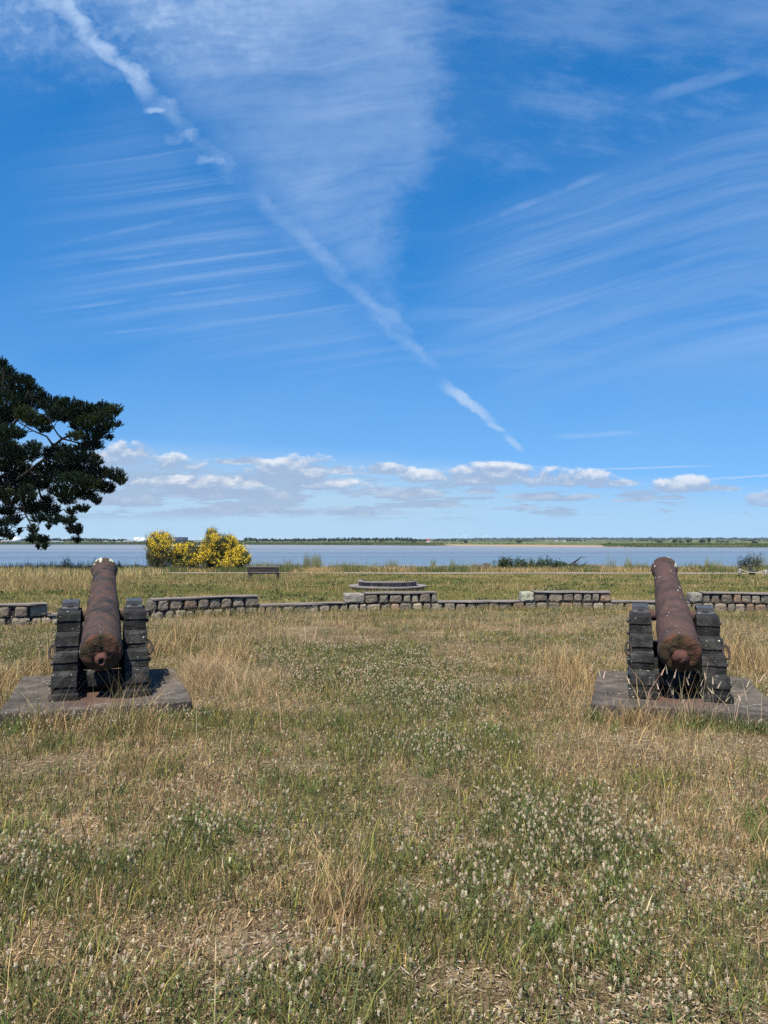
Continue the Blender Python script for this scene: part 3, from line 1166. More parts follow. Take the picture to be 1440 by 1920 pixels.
def plinth(cx, cy, rz, w, dep, h, label, seed):
    me = grid_box((-w / 2, -dep / 2, -.25), (w / 2, dep / 2, h), 22)
    o = new_obj('concrete_plinth', me, M_conc)
    o.location = (cx, cy, 0)
    o.rotation_euler = (0, 0, rz)
    displace(o, .011, 3.5, seed)
    md = o.modifiers.new('bevel', 'BEVEL')
    md.width = .012
    md.segments = 2
    md.limit_method = 'ANGLE'
    md.angle_limit = R(50)
    tag(o, label, 'plinth', 'concrete plinths under the cannons')
    PLINTHS.append((cx, cy, rz, w / 2, dep / 2))
    return o


PH = .13


def cheek_mesh(side, seed):
    """stepped carriage cheek; local y runs to the muzzle, camera side at -y"""
    prof = [(-1.02, .055)]
    faces = [(-1.0, .055, .232), (-.80, .232, .385), (-.56, .385, .53), (-.30, .53, .715)]
    nextf = [f[0] for f in faces[1:]] + [None]
    pts = []
    for (yf, z0, z1), ny in zip(faces, nextf):
        h = z1 - z0
        q_ = (.30, .42, .22, .5)[faces.index((yf, z0, z1))]
        pts += [(yf + .008, z0), (yf + .006, z0 + h * q_), (yf - .002, z0 + h * (q_ + .04)), (yf + .012, z1 - .018), (yf + .03, z1)]
        if ny is not None:
            pts += [(ny + .012, z1 - .004)]
    pts += [(.02, .735), (.18, .725), (.34, .69), (.46, .60), (.50, .45), (.62, .42), (.66, .055)]
    mb = MB()
    xo, xi = (-.415, -.205) if side < 0 else (.205, .415)
    n = len(pts)
    L = 6
    vs = []
    for k in range(L + 1):
        x = xo + (xi - xo) * k / L
        for (y, z) in pts:
            vs.append((x, y, z))
    fs = [(k * n + i, k * n + (i + 1) % n, (k + 1) * n + (i + 1) % n, (k + 1) * n + i) for k in range(L) for i in range(n)]
    fs += [tuple(range(n)), tuple(L * n + i for i in range(n - 1, -1, -1))]
    mb.add(vs, fs)
    return mb


def cannon(name_label, loc, rz, elev, seed, rust, broken, ring_side):
    t = thing('cannon', name_label, 'cannon', loc, rz, 'old iron cannons on stepped carriages')
    # barrel in its own frame: axis along +y, breech face at y=0
    rx = Matrix.Translation((0, -1.075, .42)) @ Matrix.Rotation(elev, 4, 'X')
    prof = [(.0, -.022), (.04, -.022), (.10, -.016), (.155, -.008), (.181, .006), (.187, .03), (.186, .085), (.178, .10), (.176, .3), (.173, .55), (.172, .68), (.168, .72), (.162, 1.0), (.157, 1.25),
            (.158, 1.30), (.150, 1.33), (.143, 1.6), (.132, 2.0), (.123, 2.3), (.122, 2.36), (.128, 2.40), (.142, 2.47), (.149, 2.53), (.146, 2.58), (.130, 2.615), (.128, 2.63), (.075, 2.63), (.06, 2.62), (.06, 2.1), (0.0, 2.1)]
    dense = []
    for (r0, h0), (r1, h1) in zip(prof[:-1], prof[1:]):
        k = max(1, int((h1 - h0) / .045)) if h1 > h0 and r0 > .1 else 1
        for i in range(k):
            dense.append((r0 + (r1 - r0) * i / k, h0 + (h1 - h0) * i / k))
    dense.append(prof[-1])
    mb = MB()
    mb.lathe(dense, 40, 'Y')
    mb.lathe([(.052, -.36), (.056, -.35), (.056, .35), (.052, .36)], 18, 'Y', mat=Matrix.Translation((0, 1.075, -.045)) @ Matrix.Rotation(R(90), 4, 'Z'))
    barrel = mb.build('barrel', [rust], t)
    barrel.matrix_local = rx
    displace(barrel, .002, 7, seed)
    displace(barrel, .0022, 34, seed + 9)
    # flaking breech face: a separate rough disc just proud of the base ring, with the cascabel
    bm = MB()
    rings, nseg = 9, 40
    vs, fs = [Vector((0, -.036, 0))], []
    for i in range(1, rings + 1):
        for k in range(nseg):
            a = 2 * math.pi * k / nseg
            rr = .176 * i / rings
            p = Vector((math.cos(a) * rr, 0, math.sin(a) * rr))
            nz = mnoise.noise(p * 16 + Vector((seed * 3, 0, 0))) * .6 + mnoise.noise(p * 40 + Vector((seed, 5, 0))) * .35
            edge = (i / rings) ** 4
            p.y = -.036 + .02 * edge + nz * (.024 if not broken else .032) * (1 - edge * .5)
            vs.append(p)
    for k in range(nseg):
        fs.append((0, 1 + k, 1 + (k + 1) % nseg))
        for i in range(rings - 1):
            a, b = 1 + i * nseg, 1 + (i + 1) * nseg
            fs.append((a + k, b + k, b + (k + 1) % nseg, a + (k + 1) % nseg))
    # skirt back into the barrel
    b0 = 1 + (rings - 1) * nseg
    ne = len(vs)
    for k in range(nseg):
        a = 2 * math.pi * k / nseg
        vs.append(Vector((math.cos(a) * .172, .03, math.sin(a) * .172)))
        fs.append((b0 + k, ne + k, ne + (k + 1) % nseg, b0 + (k + 1) % nseg))
    bm.add(vs, fs, 0, (1, 1, 1), True)
    face = bm.build('breech_face', M_breech, t)
    face.matrix_local = rx
    kb = MB()
    if not broken:
        kb.lathe([(.072, .0), (.056, -.03), (.047, -.05), (.051, -.066), (.049, -.09), (.04, -.102), (.03, -.104), (.024, -.095), (.022, -.06), (0, -.055)], 18, 'Y', mat=Matrix.Translation((0, -.01, -.045)))
    else:
        kb.lathe([(.085, .0), (.07, -.035), (.06, -.055), (.045, -.075), (.02, -.085), (0, -.083)], 14, 'Y', mat=Matrix.Translation((0, -.01, -.03)))
    knob = kb.build('cascabel', rough_mat('knob_rust' + str(seed), [(.3, (.045, .024, .020)), (.7, (.12, .052, .038))], 12, .9, .01), face)
    displace(knob, .006 if not broken else .014, 22, seed + 3)
    # carriage
    def crust(a0, a1, t0, t1, sd):
        rr_ = np.interp
        mbc = MB()
        na, nt_ = 10, 8
        g = [[None] * (nt_ + 1) for _ in range(na + 1)]
        vs, fs = [], []
        for i in range(na + 1):
            for j in range(nt_ + 1):
                a = R(a0 + (a1 - a0) * i / na)
                tt = t0 + (t1 - t0) * j / nt_
                rad = float(np.interp(tt, [h for r, h in prof[:-3]], [r for r, h in prof[:-3]])) + .0045 + mnoise.noise(Vector((a * 20, tt * 60, sd))) * .002
                vs.append(Vector((math.cos(a) * rad, tt, math.sin(a) * rad)))
        w = nt_ + 1
        for i in range(na):
            for j in range(nt_):
                u_, v_ = (i + .5) / na * 2 - 1, (j + .5) / nt_ * 2 - 1
                if u_ * u_ + v_ * v_ + mnoise.noise(Vector((u_ * 2.2, v_ * 2.2, sd * 3.1))) * 1.1 < .62:
                    fs.append((i * w + j, (i + 1) * w + j, (i + 1) * w + j + 1, i * w + j + 1))
        if fs:
            mbc.add(vs, fs)
            o = mbc.build('lichen_patch', M_crust, barrel)
            o['label'] = 'pale green lichen patch on the muzzle'
    for q in ((98, 118, 2.42, 2.60, 1.3), (45, 72, 2.45, 2.60, 2.1), (112, 140, 2.50, 2.60, 4.4)) if not broken else ((20, 42, 2.38, 2.60, 1.7), (62, 80, 2.54, 2.61, 3.2)):
        crust(*q)
    for s in (-1, 1):
        ck = cheek_mesh(s, seed).build('cheek', M_cheek, t, .008, 2)
        displace(ck, .005, 7, seed + s)
        zk = .93 if broken else 1.0
        for v in ck.data.vertices:
            v.co.z *= zk
        # a foot plank under the cheek
        fm = MB()
        fm.box((s * .31 - .125, -1.06, -.004), (s * .31 + .125, -.36, .058))
        fm.build('foot', M_cheek, ck, .01)
        fm = MB()
        fm.box((s * .31 - .12, .25, -.004), (s * .31 + .12, .70, .058))
        fm.build('foot', M_cheek, ck, .01)
        # side stave with bolts
        xs_ = s * .418
        for (y, z) in ((-.86, .12), (-.66, .28), (-.42, .42), (-.15, .6), (.1, .45), (.3, .25), (-.3, .2)):
            sm = MB()
            sm.lathe([(.02, 0), (.02, .018), (.012, .026), (0, .027)], 8, mat=Matrix.Translation((xs_, y, z)) @ Matrix.Rotation(s * R(90), 4, 'Y'))
            sm.build('bolt', M_iron, ck)
        # iron strap over the trunnion (cap square), a bent plate with a key
        cp = MB()
        cx_ = s * .305
        top = [(-.17, .742), (-.13, .745), (-.115, .755), (-.11, .80), (.11, .815), (.115, .765), (.13, .745), (.20, .742)]
        vs, fs = [], []
        wdt = .078
        for (y, z) in top:
            vs += [(cx_ - wdt, y, z), (cx_ + wdt, y, z), (cx_ - wdt, y, z - .022), (cx_ + wdt, y, z - .022)]
        for k in range(len(top) - 1):
            b = 4 * k
            fs += [(b, b + 1, b + 5, b + 4), (b + 2, b + 6, b + 7, b + 3), (b, b + 4, b + 6, b + 2), (b + 1, b + 3, b + 7, b + 5)]
        e = 4 * (len(top) - 1)
        fs += [(0, 2, 3, 1), (e, e + 1, e + 3, e + 2)]
        cp.add(vs, fs)
        # solid infill under the strap
        cp.box((cx_ - wdt + .004, -.106, .70), (cx_ + wdt - .004, .106, .775))
        cap = cp.build('cap_square', M_iron, t, .006)
        kmb = MB()
        kmb.box((cx_ - .028, -.125, .755), (cx_ + .028, -.10, .768))
        kmb.build('key', rust, cap, .003)
        cap.scale = (1, 1, zk)
        # ring on the outer flank
        ring = MB()
        cy_, cz_ = -.62, .40
        pts = [(s * .43 + s * (math.cos(a)) * .026, cy_ + math.sin(a) * .05, cz_ - .02 + math.sin(a) * .055) for a in np.linspace(0, 2 * math.pi, 19)]
        ring.tube(pts, .0105, 8, cap=False)
        ring.build('ring', M_wrought, t)
    tb = MB()
    tb.box((-.207, -.70, .05), (.207, -.52, .17))
    tb.build('transom', M_cheek, t, .01)
    tb = MB()
    tb.box((-.207, .15, .08), (.207, .33, .36))
    tb.build('transom', M_cheek, t, .01)
    ax = MB()
    ax.tube([(-.44, -.45, .12), (.44, -.45, .12)], .05, 12)
    ax.build('axle', M_iron, t)
    ax = MB()
    ax.tube([(-.44, .45, .12), (.44, .45, .12)], .05, 12)
    ax.build('axle', M_iron, t)
    return t


def place(px, py, Z, rz):
    """cannon origin so that the breech centre lands at px, py, Z"""
    p = at(px, py, Z)
    m = Matrix.Rotation(rz, 3, 'Z') @ Vector((0, -1.075, .42))
    return Vector((p.x - m.x, p.y - m.y, p.z - m.z))


A1, A2 = R(19.6), R(-17.2)
L1 = place(190, 1222, 6.9, A1)
L2 = place(1275, 1227, 6.82, A2)
L1.z = PH
L2.z = PH + .005
cannon('rusty cannon with a holed breech knob, on the slab beside the tall straw tuft', L1, A1, R(14.6), 1.0, M_rust, False, -1)
cannon('plum brown rusty cannon with a broken breech stub, dry grass in front of its slab', L2, A2, R(14.8), 5.0, M_rust2, True, -1)


def plinth_at(fl, fr, bl, rz, dep, h, label, seed):
    a, b = Vector(fl), Vector(fr)
    ax = Vector((math.cos(rz), math.sin(rz)))
    ay = Vector((-math.sin(rz), math.cos(rz)))
    w = (b - a).dot(ax)
    c = a + ax * w / 2 + ay * dep / 2
    return plinth(c.x, c.y, rz, w, dep, h, label, seed)


plinth_at((-3.155, 6.33), (-1.69, 6.83), None, A1, 1.88, PH, 'dark lichen speckled concrete slab under the cannon with the pierced breech knob', 2.0)
plinth_at((1.80, 6.75), (3.24, 6.30), None, A2, 1.80, PH, 'grey concrete slab half hidden by dry grass, under the cannon with the broken breech', 6.0)

# ------------------------------------------------------------------ round wooden seat, bench, rope posts
c = at(727, 1085, 26.0)
rs = thing('round_seat', 'round weathered wooden seat ring with a raised slatted middle behind the stone wall', 'round seat', (c.x, 26.0, gz1(c.x, 26) - .02))
gzs = 0.0


def staves(mb, r, z0, z1, n, th, a0=0, a1=360):
    for k in range(n):
        a = R(a0 + (a1 - a0) * (k + .5) / n)
        w = r * R((a1 - a0) / n) * .5 - .006
        mt = Matrix.Rotation(a, 4, 'Z') @ Matrix.Translation((r, 0, 0))
        kk = random.uniform(.6, 1.35)
        mb.box((-th / 2, -w, z0), (th / 2, w, z1 - random.uniform(0, .01)), 0, (kk, kk * random.uniform(.88, 1), kk * random.uniform(.8, 1)), mt)


def annulus(mb, r0, r1, z0, z1, n, a0=0, a1=360, tilt=0.0):
    vs, fs = [], []
    for k in range(n + 1):
        a = R(a0 + (a1 - a0) * k / n)
        for (r, z) in ((r0, z0), (r1, z0), (r1, z1), (r0, z1)):
            vs.append((r * math.cos(a), r * math.sin(a), z + tilt * math.cos(a)))
    for k in range(n):
        b = 4 * k
        for q in range(4):
            fs.append((b + q, b + (q + 1) % 4, b + 4 + (q + 1) % 4, b + 4 + q))
    mb.add(vs, fs)


m = MB(); annulus(m, .92, 1.32, .17, .205, 40); m.build('seat', M_seatwood, rs)
m = MB(); staves(m, 1.22, -.05, .168, 44, .03); m.build('seat_skirt', M_oldwood, rs)
m = MB(); staves(m, .96, .207, .335, 24, .035, 152, 348); m.build('backrest', M_oldwood, rs)
m = MB(); annulus(m, .87, 1.04, .337, .365, 24, 152, 348); m.build('backrest_cap', M_seatwood, rs)
m = MB(); staves(m, .93, .207, .262, 24, .035, -10, 150); m.build('backrest', M_oldwood, rs)
m = MB(); annulus(m, .84, 1.02, .264, .29, 24, -10, 150); m.build('backrest_cap', M_seatwood, rs)

c = at(495, 1078, 38)
bx = thing('park_bench', 'dark wooden park bench seen from behind beside the shore path', 'bench', (c.x, 38, gz1(c.x, 38) - .12), R(-3))
m = MB(); m.box((-.78, -.30, .56), (.78, -.26, .80)); m.build('backrest', M_benchwood, bx, .01)
m = MB(); m.box((-.80, -.33, .80), (.80, -.24, .835)); m.build('top_rail', M_seatwood, bx, .008)
m = MB(); m.box((-.80, -.22, .47), (.80, .24, .53)); m.build('seat', M_seatwood, bx, .01)
for s in (-1, 1):
    m = MB(); m.box((s * .68 - .04, -.35, 0), (s * .68 + .04, -.305, .81), mat=Matrix.Rotation(R(-2), 4, 'X')); m.build('leg', M_benchwood, bx, .008)
    m = MB(); m.box((s * .68 - .05, .12, 0), (s * .68 + .05, .2, .468)); m.box((s * .68 - .03, -.3, .36), (s * .68 + .03, .12, .41)); m.build('leg', M_benchwood, bx, .008)

M_post = rough_mat('post_grey', [(.3, (.16, .14, .12)), (.7, (.32, .29, .26))], 8, .5, .006)
M_postw = flat_mat('post_band_white', (.7, .7, .68))
M_postb = flat_mat('post_band_black', (.02, .02, .022))
M_rope = rough_mat('pale_rope', [(.3, (.35, .30, .22)), (.7, (.55, .48, .36))], 30, .5, .004)
posts = []
for px, Z, h, lab in ((1386, 46.5, .55, 'short grey post with a white and black banded top, left end of the rope'), (1405, 49.6, .62, 'dark post standing behind the iron bollard'),
                      (1432, 46.3, .40, 'leaning grey post holding the right end of the rope')):
    x = (px - 720) / F * Z
    z = gz1(x, Z)
    t = thing('rope_post', lab, 'post', (x, Z, z), 0, 'posts by the shore path')
    lean = .12 if px == 1432 else 0
    MB().tube([(0, 0, -.1), (lean, 0, h)], .075, 10).build('shaft', M_post if px != 1405 else M_postb, t)
    if px == 1386:
        MB().lathe([(.08, h * .72), (.08, h * .82)], 12).build('white_band', M_postw, t)
        MB().lathe([(.082, h * .82), (.082, h * .98), (.06, h * 1.03), (0, h * 1.04)], 12).build('black_cap', M_postb, t)
    else:
        MB().lathe([(.08, h * .97), (.07, h * 1.02), (0, h * 1.03)], 12, mat=Matrix.Translation((lean, 0, 0))).build('cap', M_post, t)
    posts.append((Vector((x, Z, z)), h))
a = posts[0][0] + Vector((.08, 0, posts[0][1] * .7))
b = posts[2][0] + Vector((.08, 0, posts[2][1] * .95))
pts = [a.lerp(b, k / 16) - Vector((0, 0, .16 * (1 - (2 * k / 16 - 1) ** 2))) for k in range(17)]
tag(MB().tube(pts, .022, 6).build('rope', M_rope), 'pale slack rope hanging between two grey posts at the right edge', 'rope')
x = (1410 - 720) / F * 47.5
t = thing('mooring_bollard', 'dark iron mooring bollard with a wide flat top behind the slack rope', 'bollard', (x, 47.5, gz1(x, 47.5)))
MB().lathe([(.16, -.05), (.14, .12), (.15, .22), (.2, .25)], 16).build('stem', M_postb, t)
MB().box((-.27, -.15, .25), (.27, .15, .34)).build('head', M_iron, t, .03)

# ------------------------------------------------------------------ pine
PAD = [(20, 150, 60, 80), (90, 190, 50, 45), (30, 300, 100, 110), (180, 290, 100, 70), (250, 260, 40, 35), (310, 370, 70, 70), (385, 390, 28, 25), (60, 470, 140, 100), (290, 470, 110, 60), (470, 480, 100, 70), (620, 500, 110, 75),
       (760, 530, 100, 70), (920, 520, 90, 55), (1030, 530, 60, 45), (580, 590, 110, 40), (330, 630, 110, 50), (780, 630, 120, 50), (930, 600, 80, 45), (1045, 655, 45, 22), (820, 740, 120, 60), (950, 680, 60, 40), (985, 775, 30, 18),
       (830, 840, 90, 45), (60, 730, 110, 60), (160, 740, 55, 40), (40, 840, 100, 60), (150, 880, 70, 40), (280, 930, 70, 50), (480, 920, 90, 55), (620, 960, 130, 60), (790, 960, 90, 50), (860, 990, 50, 50), (130, 1050, 150, 60),
       (610, 1060, 130, 45), (760, 1070, 110, 55), (900, 1090, 90, 45), (1030, 1110, 80, 45), (1095, 1165, 45, 30), (950, 1230, 80, 48), (830, 1180, 100, 60), (670, 1150, 110, 50), (500, 1140, 90, 50), (330, 1110, 90, 50), (60, 1170, 100, 55),
       (240, 1190, 70, 60), (560, 1260, 110, 50), (770, 1290, 90, 40), (865, 1345, 42, 28), (420, 1350, 55, 50), (250, 1290, 60, 80), (600, 1330, 70, 45), (745, 1415, 58, 32), (460, 1430, 70, 50), (640, 1440, 30, 30), (110, 1350, 80, 35),
       (50, 1430, 80, 35), (270, 1410, 90, 55), (350, 1500, 55, 35), (490, 1520, 50, 35), (600, 1520, 70, 32), (640, 1600, 38, 35), (700, 1605, 35, 42), (692, 1692, 28, 22), (130, 1510, 50, 45), (40, 1540, 50, 35), (30, 1630, 45, 35), (90, 1665, 28, 22),
       (300, 1600, 38, 38), (170, 1620, 16, 25), (310, 1690, 55, 38), (385, 1695, 45, 28), (405, 1755, 22, 17), (345, 1758, 10, 10), (440, 1580, 16, 12), (700, 660, 80, 40), (120, 560, 120, 60), (200, 420, 90, 60), (520, 560, 90, 45), (860, 560, 80, 50), (300, 860, 60, 40), (100, 920, 90, 50), (560, 880, 90, 45), (420, 1060, 80, 45), (160, 1130, 90, 50), (300, 1190, 70, 50), (740, 1220, 90, 45), (150, 1260, 70, 45), (340, 1400, 60, 40), (30, 620, 80, 60), (230, 560, 80, 50), (400, 620, 70, 40), (20, 960, 90, 60), (30, 1280, 70, 50), (160, 960, 70, 45), (380, 1200, 70, 45), (660, 560, 90, 50), (520, 1060, 80, 45), (680, 760, 60, 30), (400, 700, 60, 25), (720, 880, 60, 30)]


def pine():
    r = np.random.default_rng(21)
    Zt = 54.0
    base = at(-62, 1000, Zt)
    t = thing('pine_tree', 'large dark green pine reaching in from the left edge over the shore', 'tree', (base.x, Zt, gz1(base.x, Zt)))
    loc = np.array(t.location)
    pads = []
    for (x, y, rx_, ry_) in PAD:
        px, py = x / 4.8, 660 + y / 4.8
        k = Zt / F / 4.8
        Z = Zt + r.uniform(-1, 1) * np.interp(px, [0, 230], [4.2, 1.3])
        p = np.array(at(px, py, Z))
        pads.append((p, np.array([rx_ * k, min(rx_, 90) * k * 1.1, ry_ * k])))
    vis = len(pads)
    for (p, s) in list(pads):       # the rest of the crown, outside the frame
        if r.uniform() < .8:
            q = p.copy()
            q[0] = 2 * base.x - p[0] + r.uniform(-1, 1)
            q[1] = 2 * Zt - p[1]
            q[2] += r.uniform(-.6, .6)
            pads.append((q, s * 1.2))
    for k in range(70):
        a = r.uniform(0, 2 * np.pi)
        rr = r.uniform(.5, 7)
        h = r.uniform(4, 13.0)
        q = np.array([base.x - 1.2 + rr * math.cos(a), Zt + rr * math.sin(a), h])
        s_px = (q[0] / q[1]) * F + 720
        if s_px > -45:
            continue
        pads.append((q, np.array([1.0, 1.0, .6]) * r.uniform(.7, 1.3)))
    vs, fs, cs, b = [], [], [], 0
    for (p, s) in pads:
        area = s[0] * s[2]
        n = int(area * 600) + 12
        d = ball(n, r)
        d = d / np.maximum(np.linalg.norm(d, axis=1, keepdims=True), .01) * (r.uniform(.25, 1, n) ** .45 * np.where(r.uniform(0, 1, n) < .18, r.uniform(1, 1.3, n), 1))[:, None]
        T = p + d * s
        ax = d * np.array([.9, .9, .4]) + np.array([0, 0, .95]) + r.normal(0, .25, (n, 3))
        ax /= np.linalg.norm(ax, axis=1, keepdims=True)
        m_ = 24
        A = np.repeat(ax, m_, 0)
        O = np.repeat(T, m_, 0)
        u = r.uniform(0, 1, (n * m_, 1))
        dirn = r.normal(size=(n * m_, 3))
        dirn /= np.linalg.norm(dirn, axis=1, keepdims=True)
        dirn = dirn + A * 1.5
        dirn /= np.linalg.norm(dirn, axis=1, keepdims=True)
        st = O + A * (u - .4) * .36
        ln = r.uniform(.08, .14, (n * m_, 1))
        side = np.cross(dirn, r.normal(size=(n * m_, 3)))
        side /= np.linalg.norm(side, axis=1, keepdims=True)
        w = .017
        V3 = np.stack([st - side * w, st + side * w, st + dirn * ln + side * w * .6, st + dirn * ln - side * w * .6], 1).reshape(-1, 3)
        F3 = np.arange(len(V3)).reshape(-1, 4) + b
        tint = np.array([.019, .031, .017]) * r.uniform(.75, 1.25)
        if r.uniform() < .2:
            tint = np.array([.042, .056, .022])
        cc = np.repeat(jitcol(tint, n, .2, r), m_ * 4, 0)
        vs.append(V3); fs.append(F3); cs.append(cc); b += len(V3)
    v = np.concatenate(vs) - loc
    new_obj('crown', tri_mesh('crown', v, np.concatenate(fs), np.concatenate(cs)), M_needle, t)
    L = Vector(loc)
    mb = MB()
    mb.tube([(0, 0, -.3), (.15, 0, 1.5), (0, .1, 4), (-.3, 0, 7), (-.1, 0, 10), (0, 0, 13)], [.62, .5, .42, .33, .22, .08], 14, wob=.05)
    mb.build('trunk', M_bark, t)

    def P(x, y, dz=0.0):
        return Vector(at(x / 4.8, 660 + y / 4.8, Zt + dz)) - L
    main = [Vector((0, .1, 4.0)), P(-60, 1250), P(120, 1180), P(270, 1065), P(400, 965), P(480, 845), P(560, 780), P(700, 720), P(860, 640), P(1000, 560)]
    limbs = [(main, [.24, .17, .14, .125, .115, .10, .08, .055, .035, .015]),
             ([main[4], P(430, 1050), P(560, 1140), P(760, 1160, .3), P(960, 1170, .3), P(1090, 1165, .3)], [.12, .09, .075, .055, .035, .015]),
             ([main[3], P(340, 1200), P(370, 1310), P(450, 1420), P(600, 1500), P(690, 1620), P(695, 1690)], [.12, .08, .065, .05, .035, .022, .012]),
             ([main[2], P(200, 1300, .5), P(220, 1440, .5), P(290, 1580, .5), P(330, 1690, .5), P(400, 1745, .5)], [.12, .08, .06, .045, .03, .014]),
             ([main[5], P(420, 760), P(300, 710), P(180, 640), P(60, 520)], [.09, .06, .05, .04, .02]),
             ([main[6], P(520, 740, -.4), P(470, 660, -.4), P(420, 560, -.4)], [.07, .05, .04, .02]),
             ([main[6], P(640, 800), P(760, 840), P(840, 850)], [.07, .05, .035, .015]),
             ([main[4], P(500, 1000, .4), P(620, 980, .4), P(800, 970, .4)], [.08, .06, .04, .02]),
             ([Vector((-.2, 0, 7)), P(-80, 820), P(60, 730), P(160, 600), P(240, 400), P(260, 280)], [.24, .18, .13, .09, .06, .02]),
             ([Vector((-.1, 0, 10)), P(-60, 500), P(20, 350), P(30, 160)], [.16, .1, .06, .02]),
             ([Vector((0, 0, 3.2)), P(-50, 1450, 1), P(60, 1420, 1), P(120, 1500, 1), P(90, 1640, 1)], [.16, .1, .07, .04, .015]),
             ([Vector((0, 0, 4.5)), Vector((-3, 1, 6)), Vector((-6, 1, 7.5)), Vector((-9, 1, 8.5))], [.25, .18, .12, .04]),
             ([Vector((0, 0, 6.5)), Vector((-2, -2, 9)), Vector((-5, -3, 11))], [.2, .12, .04]),
             ([Vector((0, 0, 3.5)), Vector((-3, -1, 4.2)), Vector((-7, -1.5, 4.4)), Vector((-10, -1, 4.8))], [.2, .14, .09, .03])]
    mb = MB()
    nodes = []
    for pts, rad in limbs:
        mb.tube(pts, rad, 8, wob=.06)
        for a, b2 in zip(pts[:-1], pts[1:]):
            for q in (0.25, .5, .75, 1.0):
                nodes.append(a.lerp(b2, q))
    nodes_np = np.array([tuple(q) for q in nodes])
    for (p, s) in pads[:vis + 40]:
        q = p - loc
        dd = np.linalg.norm(nodes_np - q, axis=1) + 1.2 * np.maximum(0, nodes_np[:, 0] - q[0])
        a = nodes[int(dd.argmin())]
        bq = Vector(q)
        mdl = a.lerp(bq, .5) + Vector((random.uniform(-.15, .15), random.uniform(-.2, .2), random.uniform(-.25, .1)))
        mb.tube([a, mdl, bq], [.035, .026, .012], 5, cap=False)
        for k in range(4):
            e = bq + Vector((random.uniform(-1, 1) * s[0] * .8, random.uniform(-1, 1) * s[1] * .8, random.uniform(-.4, .8) * s[2]))
            mb.tube([mdl.lerp(bq, .5 + .12 * k), e], [.014, .006], 4, cap=False)
    mb.build('limbs', M_bark, t)


pine()

# ------------------------------------------------------------------ broom bushes
def broom(Z, lobes, label, dens, flower_lo, seed):
    """lobes: (px, py, rx, ry, flower amount)"""
    r = np.random.default_rng(seed)
    cx = sum(l[0] for l in lobes) / len(lobes)
    X = (cx - 720) / F * Z
    z0 = gz1(X, Z)
    t = thing('broom_bush', label, 'bush', (X, Z, z0), 0, 'broom bushes in yellow bloom by the water')
    loc = np.array(t.location)
    tw, fl = [], []
    stems = MB()
    k = Z / F
    for (px, py, rx_, ry_, fa) in lobes:
        c = np.array(at(px, py, Z + r.uniform(-.5, .5))) - loc
        s = np.array([rx_ * k * 1.03, rx_ * k * .85, ry_ * k * 1.03])
        n = int(s[0] * s[2] * 2600 * dens) + 90
        P = c + ball(n, r) * s * np.where(r.uniform(0, 1, (n, 1)) < .22, r.uniform(1.0, 1.5, (n, 1)), 1)
        P[:, 2] = np.maximum(P[:, 2], .02)
        dvec = (P - np.array([c[0] * .6, c[1] * .6, -.4]))
        dvec /= np.linalg.norm(dvec, axis=1, keepdims=True)
        H = r.uniform(.12, .4, n)
        D = dvec[:, :2] * H[:, None] * .8 + r.normal(0, .07, (n, 2))
        col = np.where((r.uniform(0, 1, n) < .75)[:, None], jitcol((.085, .105, .05), n, .25, r), jitcol((.17, .14, .08), n, .25, r))
        tw.append(blades(P - np.concatenate([D * .5, (H * .5)[:, None]], 1), H, r.uniform(.012, .03, n), D, col, r=r))
        nf = int(s[0] * s[2] * 8200 * fa)
        if nf:
            d = ball(nf, r)
            d = d / np.linalg.norm(d, axis=1, keepdims=True) * (r.uniform(.12, 1.05, nf) ** .4)[:, None]
            Q = c + d * s * np.where(r.uniform(0, 1, (nf, 1)) < .2, r.uniform(1.0, 1.42, (nf, 1)), .98)
            nz = fbm(Q[:, 0] + Q[:, 1] * .6, Q[:, 2], 3.6, seed, 3)
            ok = (nz > .41) & ((Q[:, 2] - c[2]) > -s[2] * flower_lo) & (Q[:, 2] > .25)
            Q = Q[ok]
            colf = np.where((r.uniform(0, 1, len(Q)) < .7)[:, None], jitcol((.88, .65, .05), len(Q), .12, r), jitcol((.60, .47, .10), len(Q), .2, r))
            fl.append(leaf_cloud(Q, .033, .85, colf, r=r))
        for q in range(9):
            e = c + ball(1, r)[0] * s * .9
            e[2] = max(e[2], .2)
            b0 = Vector((c[0] * .7 + r.uniform(-.15, .15), c[1] * .5, -.1))
            stems.tube([b0, b0.lerp(Vector(e), .5) + Vector((r.uniform(-.1, .1), 0, .1)), Vector(e)], [.03, .02, .008], 5)
    v, f, c = cat(tw)
    new_obj('twigs', tri_mesh('twigs', v, f, c), M_broom, t)
    v, f, c = cat(fl)
    new_obj('flowers', tri_mesh('flowers', v, f, c), M_broom, t)
    stems.build('stems', M_bark, t)


broom(55.6, [(300, 1010, 23, 13, 1.0), (298, 1022, 24, 13, .8), (300, 1037, 23, 14, .35), (304, 1052, 22, 14, .0), (285, 1045, 12, 16, 0)], 'leftmost upright broom bush, yellow on top and bare dark green below', 1.0, .8, 31)
broom(56.0, [(337, 1030, 15, 11, .8), (352, 1025, 14, 9, .55), (366, 1030, 11, 13, .4), (345, 1042, 24, 14, .5), (364, 1046, 20, 15, .45), (326, 1046, 12, 12, .3), (374, 1036, 9, 12, .5), (345, 1056, 26, 10, .1)], 'lowest sparsest broom bush with grey twigs between the other two', .8, 1.2, 32)
broom(55.2, [(396, 1001, 11, 11, .5), (406, 1014, 19, 14, .9), (388, 1022, 10, 14, .6), (430, 1016, 15, 13, .8), (396, 1036, 19, 17, 1.1), (424, 1034, 26, 20, 1.5), (448, 1040, 18, 18, 1.1), (460, 1047, 11, 12, .7), (425, 1052, 34, 12, 1.0), (384, 1046, 12, 14, .7)], 'widest fullest broom bush covered in yellow flowers left of the bench', 1.0, 1.3, 33)


